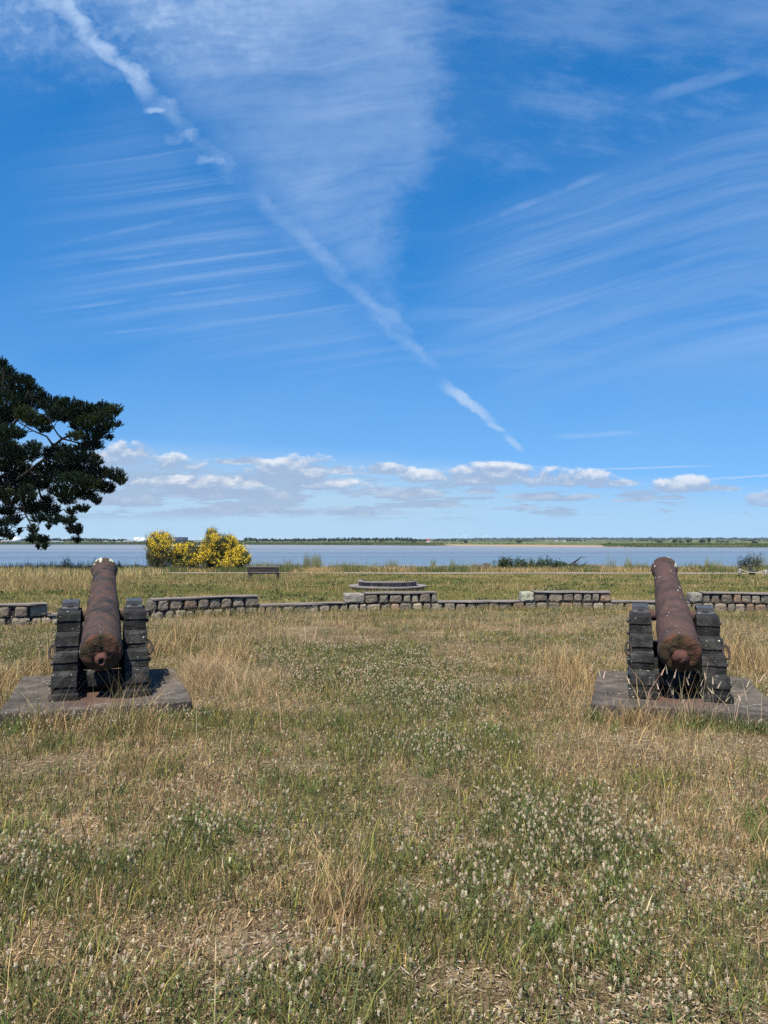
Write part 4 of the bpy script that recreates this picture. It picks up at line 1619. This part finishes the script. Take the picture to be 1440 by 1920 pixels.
def shrub(px, Z, w, h, n, col, label, seed, leaf=.05, twiggy=True, name='shrub', group=None, up=1.0, low=False):
    r = np.random.default_rng(seed)
    X = (px - 720) / F * Z
    z0 = gz1(X, Z)
    t = thing(name, label, 'shrub', (X, Z, z0), 0, group)
    stems = MB()
    P = []
    for k in range(int(10 + w * 10)):
        a = r.uniform(0, 2 * np.pi)
        rr = r.uniform(.1, 1) ** .7 * w / 2
        hh = h * r.uniform(.5, 1.0) * (1 - .45 * (rr / (w / 2)) ** 2)
        b0 = Vector((rr * math.cos(a) * .45, rr * math.sin(a) * .3, -.05)) if not low else Vector((rr * math.cos(a) * .9, rr * math.sin(a) * .4, -.05))
        e = Vector((rr * math.cos(a), rr * math.sin(a) * .6, hh))
        md_ = b0.lerp(e, .5) + Vector((r.uniform(-.05, .05), 0, .08))
        stems.tube([b0, md_, e], [.014, .01, .004], 4)
        m_ = n // int(10 + w * 10) + 1
        q = r.uniform(.15 if low else .35, 1.0, m_)
        pts = np.array([tuple(b0.lerp(e, float(u))) for u in q]) + r.normal(0, .07 * (1 + h * .3), (m_, 3))
        pts[:, 2] = np.maximum(pts[:, 2], .03)
        P.append(pts)
    P = np.concatenate(P)
    v, f, c = leaf_cloud(P, leaf, .5, jitcol(col, len(P), .25, r), r=r)
    new_obj('leaves', tri_mesh('leaves', v, f, c), M_broom, t)
    stems.build('stems', M_bark, t)
    return t


shrub(127, 58, .95, 1.25, 420, (.035, .045, .03), 'dark twiggy shrub standing in the pine shade left of the cannon muzzle', 41, .04)
shrub(178, 58, .7, 1.0, 200, (.05, .045, .035), 'thin bare shrub just left of the left cannon muzzle', 42, .03)
shrub(226, 58, .8, .9, 160, (.06, .05, .04), 'thin bare shrub just right of the left cannon muzzle', 43, .03)
shrub(52, 58, .7, .9, 110, (.06, .055, .04), 'wispy dry shrub under the pine near the left edge', 44, .03)
shrub(258, 58, .5, .8, 70, (.06, .055, .04), 'wispy dry stalk shrub left of the leftmost broom', 45, .03)
for i, (px, Z, w, h, lab) in enumerate(((940, 57.6, 1.4, 1.15, 'leafy bramble mound at the left end of the bramble hedge, with an upright shoot'), (965, 57.8, 1.6, 1.25, 'tallest bramble mound, second from the left in the hedge'),
                                        (992, 57.8, 1.5, .95, 'middle bramble mound of the hedge by the path'), (1022, 57.7, 1.6, 1.15, 'dark rounded bramble mound near the right end of the hedge'), (1048, 57.6, 1.2, .8, 'low bramble mound at the right end of the hedge'))):
    shrub(px, Z, w, h, 1500, (.05, .075, .03), lab, 60 + i, .05, name='bramble_mound', group='bramble hedge by the path', low=True)
shrub(1408, 56.5, 2.3, 1.55, 1300, (.05, .06, .042), 'grey green shrub by the shore behind the rope posts, at the right edge', 70, .05)

# rocks and driftwood on the shore edge
M_rock = rough_mat('shore_rock', [(.3, (.05, .047, .045)), (.7, (.19, .175, .16))], 3, .8, .03)
for i, (px, Z, w, h, lab) in enumerate(((893, 59.0, .7, .38, 'dark flat rock at the water edge left of the bramble hedge'), (903, 58.6, .55, .35, 'pale rock next to the dark flat rock at the water edge'),
                                        (911, 58.8, .6, .5, 'grey rock against the left end of the bramble hedge'), (1097, 58.8, .7, .4, 'grey rock beside the driftwood on the shore'), (1117, 58.8, 1.2, .38, 'long flat rock right of the driftwood on the shore'))):
    X = (px - 720) / F * Z
    mb = MB()
    stone(mb, Vector((0, 0, -.1)), Vector((1, 0, 0)), w, h + .12, w * .7, (1, 1, 1), 4)
    o = mb.build('shore_rock', M_rock)
    o.location = (X, Z, gz1(X, Z))
    tag(o, lab, 'rock', 'rocks on the shore edge')
X = (1078 - 720) / F * 58.4
z = gz1(X, 58.4)
mb = MB()
for k in range(9):
    a = Vector((random.uniform(-.9, .2), random.uniform(-.2, .2), .1))
    e = a + Vector((random.uniform(.4, 1.1), random.uniform(-.2, .2), random.uniform(.15, .55)))
    mb.tube([a, a.lerp(e, .5) + Vector((0, 0, random.uniform(-.1, .15))), e], [.05, .035, .012], 6)
mb.tube([(-1.0, 0, .15), (-.3, 0, .4), (.2, 0, .75), (.45, 0, .95), (.8, 0, .9)], [.07, .07, .05, .03, .012], 7)
o = mb.build('driftwood_branch', M_bark)
o.location = (X, 58.4, z)
tag(o, 'dead branch washed up on the shore right of the bramble hedge', 'driftwood')

# ------------------------------------------------------------------ grass


def gpt(px, py):
    """ground point (flat, z=0) under a photo pixel"""
    Z = EYE * F / (py - 1013)
    return (px - 720) / F * Z, Z


def blob(x, y, px, py, rx_, ry_, soft=.5):
    cx, cy = gpt(px, py)
    y0, y1 = gpt(px, py + ry_)[1], gpt(px, py - ry_)[1]
    cy2 = (y0 + y1) / 2
    ry2 = (y1 - y0) / 2
    d = ((x - cx) / (rx_ / F * cy)) ** 2 + ((y - cy2) / ry2) ** 2
    return np.clip((1.25 - d) / .9, 0, 1)


GREEN = [(640, 1250, 240, 45), (800, 1325, 170, 40), (560, 1215, 170, 22), (880, 1400, 200, 40), (1080, 1570, 170, 90), (520, 1400, 150, 40), (150, 1500, 140, 30), (450, 1560, 160, 50), (900, 1290, 150, 30), (150, 1640, 160, 50), (1240, 1830, 200, 60), (700, 1860, 200, 60), (950, 1760, 160, 60), (100, 1860, 150, 50), (1000, 1200, 200, 20), (380, 1345, 120, 14)]
STRAW = [(385, 1285, 75, 50), (610, 1188, 60, 18), (1260, 1400, 230, 55), (1080, 1440, 100, 40), (640, 1690, 75, 50), (1330, 1560, 110, 80), (220, 1420, 150, 40), (260, 1490, 120, 35), (1390, 1250, 60, 50), (1060, 1280, 60, 40), (480, 1290, 60, 40), (850, 1540, 100, 40), (950, 1180, 200, 12), (1350, 1180, 120, 20), (380, 1170, 80, 14)]
BARE = [(60, 1440, 120, 26), (240, 1590, 70, 22), (770, 1670, 55, 35), (480, 1760, 90, 45), (930, 1275, 90, 10), (560, 1430, 70, 18), (850, 1830, 120, 40), (1380, 1650, 60, 40)]
TALL = [(385, 1275, 75, 55), (640, 1690, 65, 50), (1400, 1240, 70, 70), (1270, 1350, 170, 16), (1080, 1270, 40, 50), (310, 1215, 50, 30), (30, 1280, 50, 60), (180, 1368, 180, 10)]
CLOV = [(1080, 1560, 170, 90), (860, 1420, 190, 45), (640, 1260, 230, 45), (820, 1320, 160, 40), (430, 1560, 150, 40), (150, 1620, 160, 50), (900, 1720, 150, 60), (1200, 1780, 160, 50), (540, 1850, 160, 60), (250, 1520, 100, 40)]


def field(x, y, L):
    r = np.zeros(len(x))
    for b in L:
        r = np.maximum(r, blob(x, y, *b))
    return r


def in_plinth(x, y, grow=0.0):
    m = np.zeros(len(x), bool)
    for (cx, cy, rz, hw, hd) in PLINTHS:
        c, s = math.cos(rz), math.sin(rz)
        u = (x - cx) * c + (y - cy) * s
        v = -(x - cx) * s + (y - cy) * c
        m |= (np.abs(u) < hw + grow) & (np.abs(v) < hd + grow)
    return m


wx, wy = np.array([p.x for p in wp]), np.array([p.y for p in wp])


def in_wall(x, y, half=.2):
    o = np.argsort(wx)
    yy = np.interp(x, wx[o], wy[o])
    return np.abs(y - yy) < half


def lawn():
    strata = [(1.7, 4, 9500, 1.35), (4, 7, 6200, 1.4), (7, 11, 3400, 1.7), (11, 17.6, 1700, 2.1), (17.6, 30, 760, 2.5), (30, 50, 330, 3.8)]
    parts = []
    for (z0, z1, dens, ws) in strata:
        k = .62
        area = (k * (z0 + z1) + 2.4) * (z1 - z0)
        n = int(area * dens)
        y = z0 + (z1 - z0) * np.sqrt(rng.uniform((z0 / z1) ** 2 * 0 + 0, 1, n)) if False else rng.uniform(z0, z1, n)
        half = k * y + 1.2
        keep = rng.uniform(0, 1, n) < half / (k * z1 + 1.2)
        y = y[keep]
        x = rng.uniform(-1, 1, len(y)) * (k * y + 1.2)
        near = z1 <= 18
        bad = in_plinth(x, y, .005) | in_wall(x, y, .17)
        if not near:
            bad |= (np.hypot(x - rs.location.x, y - rs.location.y) < 1.35)
        g1 = fbm(x, y, .55, 1, 4)
        g2 = fbm(x, y, 2.2, 2, 3)
        g3 = fbm(x, y, 5.5, 7, 3)
        gr = np.clip((g1 - .5) * 2.6 + (g2 - .5) * 2.4 + (g3 - .5) * 2.6 + .25, 0, 1)
        if near:
            gr = np.clip(gr + .42 * field(x, y, GREEN) * (.4 + 1.2 * g3) - .55 * field(x, y, STRAW), 0.07, .9)
            tall = field(x, y, TALL) + .25 * np.clip((fbm(x, y, .8, 15, 3) - .58) * 8, 0, 1)
            edge = in_plinth(x, y, .16)
            tall = np.maximum(tall, edge * .2)
            bare = np.clip(field(x, y, BARE) + np.clip((fbm(x, y, 1.1, 12, 3) - .60) * 9, 0, 1) * .8, 0, 1) * (1 - np.clip(tall, 0, 1))
        else:
            tall = np.clip((fbm(x, y, .25, 15, 3) - .55) * 4, 0, 1) * .5 + np.clip((-.30 * y - x) / 3, 0, 1) * .5 * (y > 24)
            gr = np.clip(gr * .75 + .34 + .3 * np.clip((fbm(x, y, .35, 22, 3) - .5) * 5, 0, 1) - .15 * (x > 4), .05, .95)
            bare = np.zeros(len(x))
        ok = ~bad & (rng.uniform(0, 1, len(x)) > bare * .86)
        x, y, gr, tall, g3, g2 = x[ok], y[ok], gr[ok], tall[ok], g3[ok], g2[ok]
        n = len(x)
        isg = rng.uniform(0, 1, n) < gr
        H = rng.gamma(4, .0105, n) * (1 + .35 * isg) * (.6 + .8 * g2)
        ht = rng.uniform(0, 1, n) < tall * .8
        isg &= ~(ht & (rng.uniform(0, 1, n) < .75))
        H = np.where(ht, H * rng.uniform(1.6, 4.6, n) * (.55 + .6 * tall), H)
        H = np.where(ht & (y < 5.5), H * .6, H)
        if not near:
            H = H * 1.15 + .01
        flat = (rng.uniform(0, 1, n) < .36) & ~ht & ~isg
        lean = rng.uniform(.15, .75, n) * H
        lean = np.where(flat, H * rng.uniform(1.2, 2.4, n), lean)
        H = np.where(flat, H * .18 + .004, H)
        th = rng.uniform(0, 2 * np.pi, n)
        D = np.stack([np.cos(th), np.sin(th)], 1) * lean[:, None]
        D[:, 0] += H * .12
        W = rng.uniform(.0016, .0034, n) * ws * np.where(isg, 1.15, .9)
        straw = jitcol((.50, .37, .185), n, .24)
        tan = jitcol((.38, .255, .12), n, .24)
        brown = jitcol((.12, .078, .042), n, .3)
        u = rng.uniform(0, 1, n)[:, None]
        dry = np.where(u < .42, straw, np.where(u < .70, tan, brown))
        g_a = jitcol((.155, .15, .05), n, .3)
        g_b = jitcol((.25, .24, .062), n, .25)
        g_c = jitcol((.085, .105, .045), n, .3)
        gg = np.where(u < .4, g_a, np.where(u < .62, g_b, g_c))
        col = np.where(isg[:, None], gg, dry)
        P = np.stack([x, y, gz(x, y) - .004], 1)
        parts.append((z0, blades(P, H, W, D, col)))
    a = cat([p for z, p in parts if z < 17])
    tag(new_obj('dry_grass', tri_mesh('dry_grass', *a), M_leaf), kind='stuff')
    a = cat([p for z, p in parts if z > 17])
    tag(new_obj('meadow_grass', tri_mesh('meadow_grass', *a), M_leaf), kind='stuff')


lawn()


def heads(P, r0, h, cols, ns=6):
    """little fuzzy ellipsoids, base at P"""
    n = len(P)
    lv = np.array([(0.0, 0.0), (.8, .22), (1.0, .5), (.72, .8), (0.0, 1.0)])
    th = np.arange(ns) / ns * 2 * np.pi
    vs = [np.stack([P[:, 0], P[:, 1], P[:, 2]], 1)[:, None, :]]
    for (k, q) in lv[1:-1]:
        ring = np.stack([P[:, 0:1] + r0[:, None] * k * np.cos(th), P[:, 1:2] + r0[:, None] * k * np.sin(th), np.repeat((P[:, 2] + h * q)[:, None], ns, 1)], 2)
        ring += rng.normal(0, .12, ring.shape) * r0[:, None, None]
        vs.append(ring)
    vs.append(np.stack([P[:, 0], P[:, 1], P[:, 2] + h], 1)[:, None, :])
    V3 = np.concatenate(vs, 1)
    m = V3.shape[1]
    f = []
    for k in range(ns):
        k2 = (k + 1) % ns
        f.append((0, 1 + k2, 1 + k))
        for l in range(2):
            a, b = 1 + l * ns, 1 + (l + 1) * ns
            f += [(a + k, a + k2, b + k2), (a + k, b + k2, b + k)]
        f.append((1 + 2 * ns + k, 1 + 2 * ns + k2, m - 1))
    f = np.array(f)
    Fc = (np.arange(n)[:, None, None] * m + f[None]).reshape(-1, 3)
    return V3.reshape(-1, 3), Fc, np.repeat(cols, m, 0)


def jitc(base, n, s):
    return (np.asarray(base) * rng.normal(1, s, (n, 1)).clip(.5, 1.6)).clip(.01, 1)


def clover():
    stems, hd, lf = [], [], []
    for (z0, z1, dens, ns) in ((1.8, 4, 900, 7), (4, 7.5, 720, 6), (7.5, 12, 480, 4), (12, 17, 240, 3)):
        k = .6
        n = int((k * (z0 + z1) + 2) * (z1 - z0) * dens)
        y = rng.uniform(z0, z1, n)
        x = rng.uniform(-1, 1, n) * (k * y + 1)
        f = .75 * field(x, y, CLOV) + np.clip((fbm(x, y, .7, 33, 3) - .5) * 2.5, 0, .5)
        f = np.clip(f * np.clip((fbm(x, y, 2.6, 35, 3) - .32) * 3.5, 0, 1) + .10, 0, 1) * (1 - .8 * field(x, y, STRAW)) * (1 - .8 * field(x, y, BARE))
        ok = (rng.uniform(0, 1, n) < f) & ~in_plinth(x, y, .02) & ~in_wall(x, y, .3)
        x, y = x[ok], y[ok]
        n = len(x)
        H = rng.uniform(.07, .17, n)
        D = rng.normal(0, .025, (n, 2))
        P = np.stack([x, y, gz(x, y) - .004], 1)
        T = P + np.concatenate([D, H[:, None]], 1)
        ws = 1 if z1 < 8 else 1.7
        stems.append(blades(P, H, np.full(n, .0024 * ws), D, jitcol((.10, .115, .055), n, .25)))
        r0 = rng.uniform(.0046, .0074, n) * (1.0 if z1 < 8 else 1.1)
        hh = r0 * rng.uniform(2.2, 4.4, n)
        u = rng.uniform(0, 1, n)[:, None]
        cc = np.where(u < .55, jitc((.58, .49, .35), n, .2), np.where(u < .8, jitc((.56, .42, .29), n, .2), jitc((.52, .50, .31), n, .2)))
        hd.append(heads(T - np.array([0, 0, .004]), r0 * (.72 if z1 < 8 else 1), hh * .92, cc * .85, ns))
        if z1 < 8:      # silky hairs round each head
            mh = 26
            q = rng.uniform(.02, 1, (n, mh))
            a = rng.uniform(0, 2 * np.pi, (n, mh))
            dirn = np.stack([np.cos(a), np.sin(a), rng.uniform(.1, 1.0, (n, mh))], 2)
            b0 = T[:, None, :] - np.array([0, 0, .004]) + np.stack([np.zeros((n, mh)), np.zeros((n, mh)), q * hh[:, None]], 2)
            prof_ = np.sqrt(np.clip(1 - (2 * q - 1) ** 2, .1, 1)) * r0[:, None]
            tipp = b0 + dirn * (prof_ * rng.uniform(1.0, 1.6, (n, mh)))[:, :, None]
            sd = np.stack([-np.sin(a), np.cos(a), np.zeros((n, mh))], 2) * (r0[:, None, None] * .22)
            b1 = b0 + dirn * (prof_ * .5)[:, :, None]
            vv = np.stack([b1 - sd, b1 + sd, tipp], 2).reshape(-1, 3)
            hd.append((vv, np.arange(len(vv)).reshape(-1, 3), np.repeat(cc * 1.1, mh * 3, 0)))
        # leaflets along the stem
        m_ = 5 if z1 < 8 else 3
        q = rng.uniform(.1, .85, (n, m_))
        Lp = (P[:, None, :] + (T - P)[:, None, :] * q[:, :, None] + rng.normal(0, .013, (n, m_, 3))).reshape(-1, 3)
        lf.append(leaf_cloud(Lp, .009 * ws ** .5, .42, jitcol((.11, .135, .06), len(Lp), .22), up=.3))
    v, f, c = cat(stems)
    lv, lfc, lc = cat(lf)
    lt = np.concatenate([lfc[:, [0, 1, 2]], lfc[:, [0, 2, 3]]])
    v, f, c = cat([(v, f, c), (lv, lt, lc)])
    tag(new_obj('clover_stems', tri_mesh('clover_stems', v, f, c), M_leaf), kind='stuff')
    v, f, c = cat(hd)
    tag(new_obj('clover_heads', tri_mesh('clover_heads', v, f, c), M_head), kind='stuff')


clover()


def litter():
    n = 95000
    y = 1.8 + 7.5 * rng.uniform(0, 1, n) ** 1.35
    x = rng.uniform(-.62, .62, n) * y + rng.normal(0, .3, n)
    ok = ~in_plinth(x, y, -.1)
    x, y = x[ok], y[ok]
    n = len(x)
    th = rng.uniform(0, 2 * np.pi, n)
    L = rng.gamma(2.2, .008, n) + .004
    d = np.stack([np.cos(th), np.sin(th), rng.uniform(-.1, .35, n)], 1) * L[:, None]
    w = np.stack([-np.sin(th), np.cos(th), rng.uniform(-.4, .4, n)], 1) * rng.uniform(.001, .0032, n)[:, None]
    P = np.stack([x, y, gz(x, y) + rng.uniform(.001, .012, n)], 1)
    v = np.stack([P - w, P + w, P + d + w * .6, P + d - w * .6], 1).reshape(-1, 3)
    u = rng.uniform(0, 1, n)[:, None]
    c = np.where(u < .35, jitc((.42, .33, .21), n, .25), np.where(u < .7, jitc((.17, .115, .07), n, .3), np.where(u < .9, jitc((.045, .033, .022), n, .3), jitc((.36, .32, .26), n, .2))))
    tag(new_obj('straw_litter', tri_mesh('straw_litter', v, np.arange(4 * n).reshape(n, 4), np.repeat(c, 4, 0)), M_leaf), kind='stuff')


litter()


def weeds():
    """fresh green tufts, tall bleached stalks, verge grass along the water"""
    parts = []
    for i in range(150):      # fresh grass tufts
        y = 2.2 + 9 * rng.uniform() ** 1.5
        x = rng.uniform(-.6, .6) * y
        if in_plinth(np.array([x]), np.array([y]), .05)[0]:
            continue
        n = int(rng.uniform(14, 46))
        P = np.stack([x + rng.normal(0, .035, n), y + rng.normal(0, .035, n), np.zeros(n)], 1)
        P[:, 2] = gz(P[:, 0], P[:, 1]) - .003
        H = rng.uniform(.05, .14, n)
        D = rng.normal(0, .07, (n, 2))
        parts.append(blades(P, H, rng.uniform(.003, .006, n), D, jitcol((.125, .165, .05), n, .2)))
    # green fringe against the slabs' front edges
    for (cx, cy, rz, hw, hd) in PLINTHS:
        n = 1500
        u = rng.uniform(-hw - .1, hw + .12, n)
        v = -hd - np.abs(rng.normal(.02, .07, n))
        c, s = math.cos(rz), math.sin(rz)
        x, y = cx + u * c - v * s, cy + u * s + v * c
        P = np.stack([x, y, gz(x, y) - .004], 1)
        g = (fbm(u, u * 0, 2.5, 4, 2) + (.0 if cx < 0 else -.12)) > .46
        H = rng.uniform(.04, .13, n) * (.5 + .8 * fbm(u, u * 0, 3, 8, 2)) * (1 if cx < 0 else 1.4)
        D = rng.normal(0, .06, (n, 2))
        col = np.where(g[:, None], jitcol((.12, .15, .05), n), jitcol((.33, .235, .125), n))
        parts.append(blades(P, H, rng.uniform(.003, .006, n), D, col))
    sw = rng.uniform(.3, wl[-1] - .3, 7000)
    wxs = np.interp(sw, wl, [p.x for p in wp])
    wys = np.interp(sw, wl, [p.y for p in wp]) - .18 - np.abs(rng.normal(0, .12, len(sw)))
    kf = np.clip((fbm(wxs, wys, 1.3, 44, 3) - .36) * 4, 0, 1)
    P = np.stack([wxs, wys, gz(wxs, wys) - .004], 1)
    H = rng.uniform(.03, .19, len(sw)) * (.25 + kf)
    colw = np.where((rng.uniform(0, 1, len(sw)) < .5)[:, None], jitcol((.15, .155, .055), len(sw)), jitcol((.42, .32, .16), len(sw)))
    parts.append(blades(P, H, rng.uniform(.004, .009, len(sw)), rng.normal(0, .05, (len(sw), 2)), colw))
    # straw mound beside the slab of the left cannon: long arching blades
    cx, cy = gpt(385, 1290)
    n = 5200
    x = cx + rng.normal(0, .26, n)
    y = cy + .2 + rng.normal(0, .42, n)
    ok = ~in_plinth(x, y, .01)
    x, y = x[ok], y[ok]
    n = len(x)
    P = np.stack([x, y, gz(x, y) - .004], 1)
    rr = np.exp(-((x - cx) / .4) ** 2 - ((y - cy - .2) / .7) ** 2)
    H = rng.uniform(.10, .34, n) * (.35 + .75 * rr)
    th = rng.normal(R(200), 1.3, n)
    D = np.stack([np.cos(th), np.sin(th)], 1) * (H * rng.uniform(.2, 1.1, n))[:, None]
    parts.append(blades(P, H, rng.uniform(.0025, .0045, n), D, jitcol((.42, .315, .18), n, .16), .6, .25))
    # plumes on the mound's far side
    # tall bleached stalks with seed heads
    n = 1000
    y = 2.3 + 13 * rng.uniform(0, 1, n) ** 1.3
    x = rng.uniform(-.6, .6, n) * y
    keep = (~in_plinth(x, y, .02)) & (rng.uniform(0, 1, n) < .25 + .75 * (field(x, y, STRAW) + field(x, y, TALL)))
    x, y = x[keep], y[keep]
    n = len(x)
    P = np.stack([x, y, gz(x, y) - .004], 1)
    H = rng.uniform(.14, .32, n)
    D = rng.normal(0, .07, (n, 2))
    col = jitcol((.40, .32, .19), n, .16)
    parts.append(blades(P, H, .0022 + .0004 * y, D, col, .6, .3))
    T = P + np.concatenate([D, H[:, None]], 1)
    parts.append(blades(T - np.array([0, 0, .03]), rng.uniform(.03, .06, n), .005 + .0004 * y, D * .3, col * .95, .5, .4))
    # thin stalks growing over the right slab's front edge
    (cx, cy, rz, hw, hd) = PLINTHS[1]
    for k in range(46):
        u = rng.normal(.0, .38)
        v = -hd - abs(rng.normal(.03, .06))
        c, s = math.cos(rz), math.sin(rz)
        p = np.array([[cx + u * c - v * s, cy + u * s + v * c, -.005]])
        h = np.array([rng.uniform(.18, .48)])
        d = rng.normal(0, .10, (1, 2))
        cc = jitcol((.45, .36, .24), 1, .15)
        parts.append(blades(p, h, np.array([.005]), d, cc, .6, .25))
        tp = p + np.concatenate([d * .92, h[:, None] * .9], 1)
        parts.append(blades(tp, h * .18, np.array([.011]), d * .25, cc, .5, .4))
    v, f, c = cat(parts)
    tag(new_obj('tall_grass', tri_mesh('tall_grass', v, f, c), M_leaf), kind='stuff')
    # verge grass between path and water
    parts = []
    n = 52000
    x = rng.uniform(-36, 36, n)
    y = rng.uniform(52.6, 60.3, n)
    k = fbm(x, y * .4, .5, 3, 3)
    P = np.stack([x, y, gz(x, y) - .02], 1)
    lft = np.clip((-x - 17) / 2, 0, 1)
    H = rng.uniform(.15, .45, n) * (.5 + 1.0 * k)
    H = np.where(rng.uniform(0, 1, n) < .05, H * rng.uniform(1.5, 2.6, n), H)
    D = rng.normal(0, .12, (n, 2))
    W = rng.uniform(.015, .045, n) * np.where(H > .6, .45, 1)
    isg = rng.uniform(0, 1, n) < np.clip((k - .38) * 2.5 + .25 + lft * .5, 0, 1)
    col = np.where(isg[:, None], jitcol((.12, .135, .055), n, .2), jitcol((.36, .265, .125), n, .2))
    col = np.where((H > .6)[:, None], jitcol((.24, .23, .14), n, .15), col)
    parts.append(blades(P, H, W, D, col))
    n = 15000
    x = -13.5 - 17 * rng.uniform(0, 1, n)
    y = rng.uniform(40, 50.5, n)
    kk = fbm(x, y, .45, 13, 3)
    ok = (kk > .42) & (x < -.30 * y + 1.0)
    x, y, kk = x[ok], y[ok], kk[ok]
    n = len(x)
    P = np.stack([x, y, gz(x, y) - .02], 1)
    H = rng.uniform(.2, .62, n) * (.4 + 1.1 * kk)
    col = np.where((rng.uniform(0, 1, n) < .72)[:, None], jitcol((.42, .33, .16), n, .18), jitcol((.15, .155, .06), n, .2))
    parts.append(blades(P, H, rng.uniform(.012, .032, n), rng.normal(0, .12, (n, 2)), col))
    n = 700
    x = bx.location.x + rng.normal(0, .75, n)
    y = 37.5 + rng.uniform(-.6, .4, n)
    P = np.stack([x, y, gz(x, y) - .02], 1)
    parts.append(blades(P, rng.uniform(.12, .42, n), rng.uniform(.012, .025, n), rng.normal(0, .08, (n, 2)), np.where((rng.uniform(0, 1, n) < .6)[:, None], jitcol((.13, .15, .06), n), jitcol((.36, .28, .14), n))))
    # wispy clumps standing against the water
    for (px, ww, hh, cnt) in ((480, 40, .85, 190), (540, 10, 1.0, 80), (575, 7, 1.4, 120), (592, 12, 1.4, 200), (640, 40, .8, 150), (735, 14, .95, 120), (812, 6, 1.0, 70), (848, 6, 1.0, 60), (885, 20, .7, 60), (560, 60, .7, 150), (700, 40, .75, 120),
                              (1145, 14, .95, 100), (1178, 10, 1.0, 80), (1140, 4, 1.7, 6), (1178, 3, 1.9, 6), (1200, 20, .8, 90), (1325, 8, 1.2, 60), (1342, 18, .9, 90), (1295, 16, .8, 80), (1420, 16, 1.3, 150), (1000, 40, .9, 220), (925, 25, .7, 120), (1060, 30, .7, 150),
                              (30, 40, .7, 160), (90, 40, .8, 160), (150, 30, .8, 140), (205, 20, .7, 80)):
        Z = rng.uniform(58.0, 59.6, cnt)
        xx = (px + rng.normal(0, ww / 2, cnt) - 720) / F * Z
        P = np.stack([xx, Z, gz(xx, Z) - .02], 1)
        H = hh * rng.uniform(.55, 1.05, cnt)
        D = rng.normal(0, .1, (cnt, 2))
        gcol = jitcol((.22, .22, .11), cnt, .2) if px > 240 else jitcol((.06, .062, .04), cnt, .2)  # left clumps have the pine's shade put into their darker colour
        parts.append(blades(P, H, rng.uniform(.012, .03, cnt), D, gcol))
    v, f, c = cat(parts)
    tag(new_obj('verge_grass', tri_mesh('verge_grass', v, f, c), M_leaf), kind='stuff')
    # low leafy plants scattered in the meadow beyond the wall
    parts = []
    for i in range(230):
        y = rng.uniform(18.5, 47)
        x = rng.uniform(-.58, .58) * y
        if math.hypot(x - rs.location.x, y - rs.location.y) < 1.5:
            continue
        n = int(rng.uniform(25, 70))
        w = rng.uniform(.1, .35)
        P = np.stack([x + rng.normal(0, w, n), y + rng.normal(0, w, n), np.zeros(n)], 1)
        P[:, 2] = gz(P[:, 0], P[:, 1]) + np.abs(rng.normal(.04, .05, n))
        parts.append(leaf_cloud(P, .05, .5, jitcol((.09, .115, .045), n, .25), up=.4))
    v, f, c = cat(parts)
    tag(new_obj('meadow_weeds', tri_mesh('meadow_weeds', v, f, c), M_leaf), kind='stuff')


weeds()

# ------------------------------------------------------------------ haze
hm = bpy.data.materials.new('haze_air')
hm.use_nodes = True
hn = hm.node_tree
hn.nodes.clear()
ho = hn.nodes.new('ShaderNodeOutputMaterial')
hv = hn.nodes.new('ShaderNodeVolumePrincipled')
hv.inputs['Color'].default_value = (.72, .84, 1, 1)
hv.inputs['Density'].default_value = 5.0e-5
hv.inputs['Anisotropy'].default_value = .2
hn.links.new(hv.outputs[0], ho.inputs['Volume'])
tag(MB().box((-9500, -70, -9), (9500, 41000, 32)).build('haze', hm), kind='stuff')
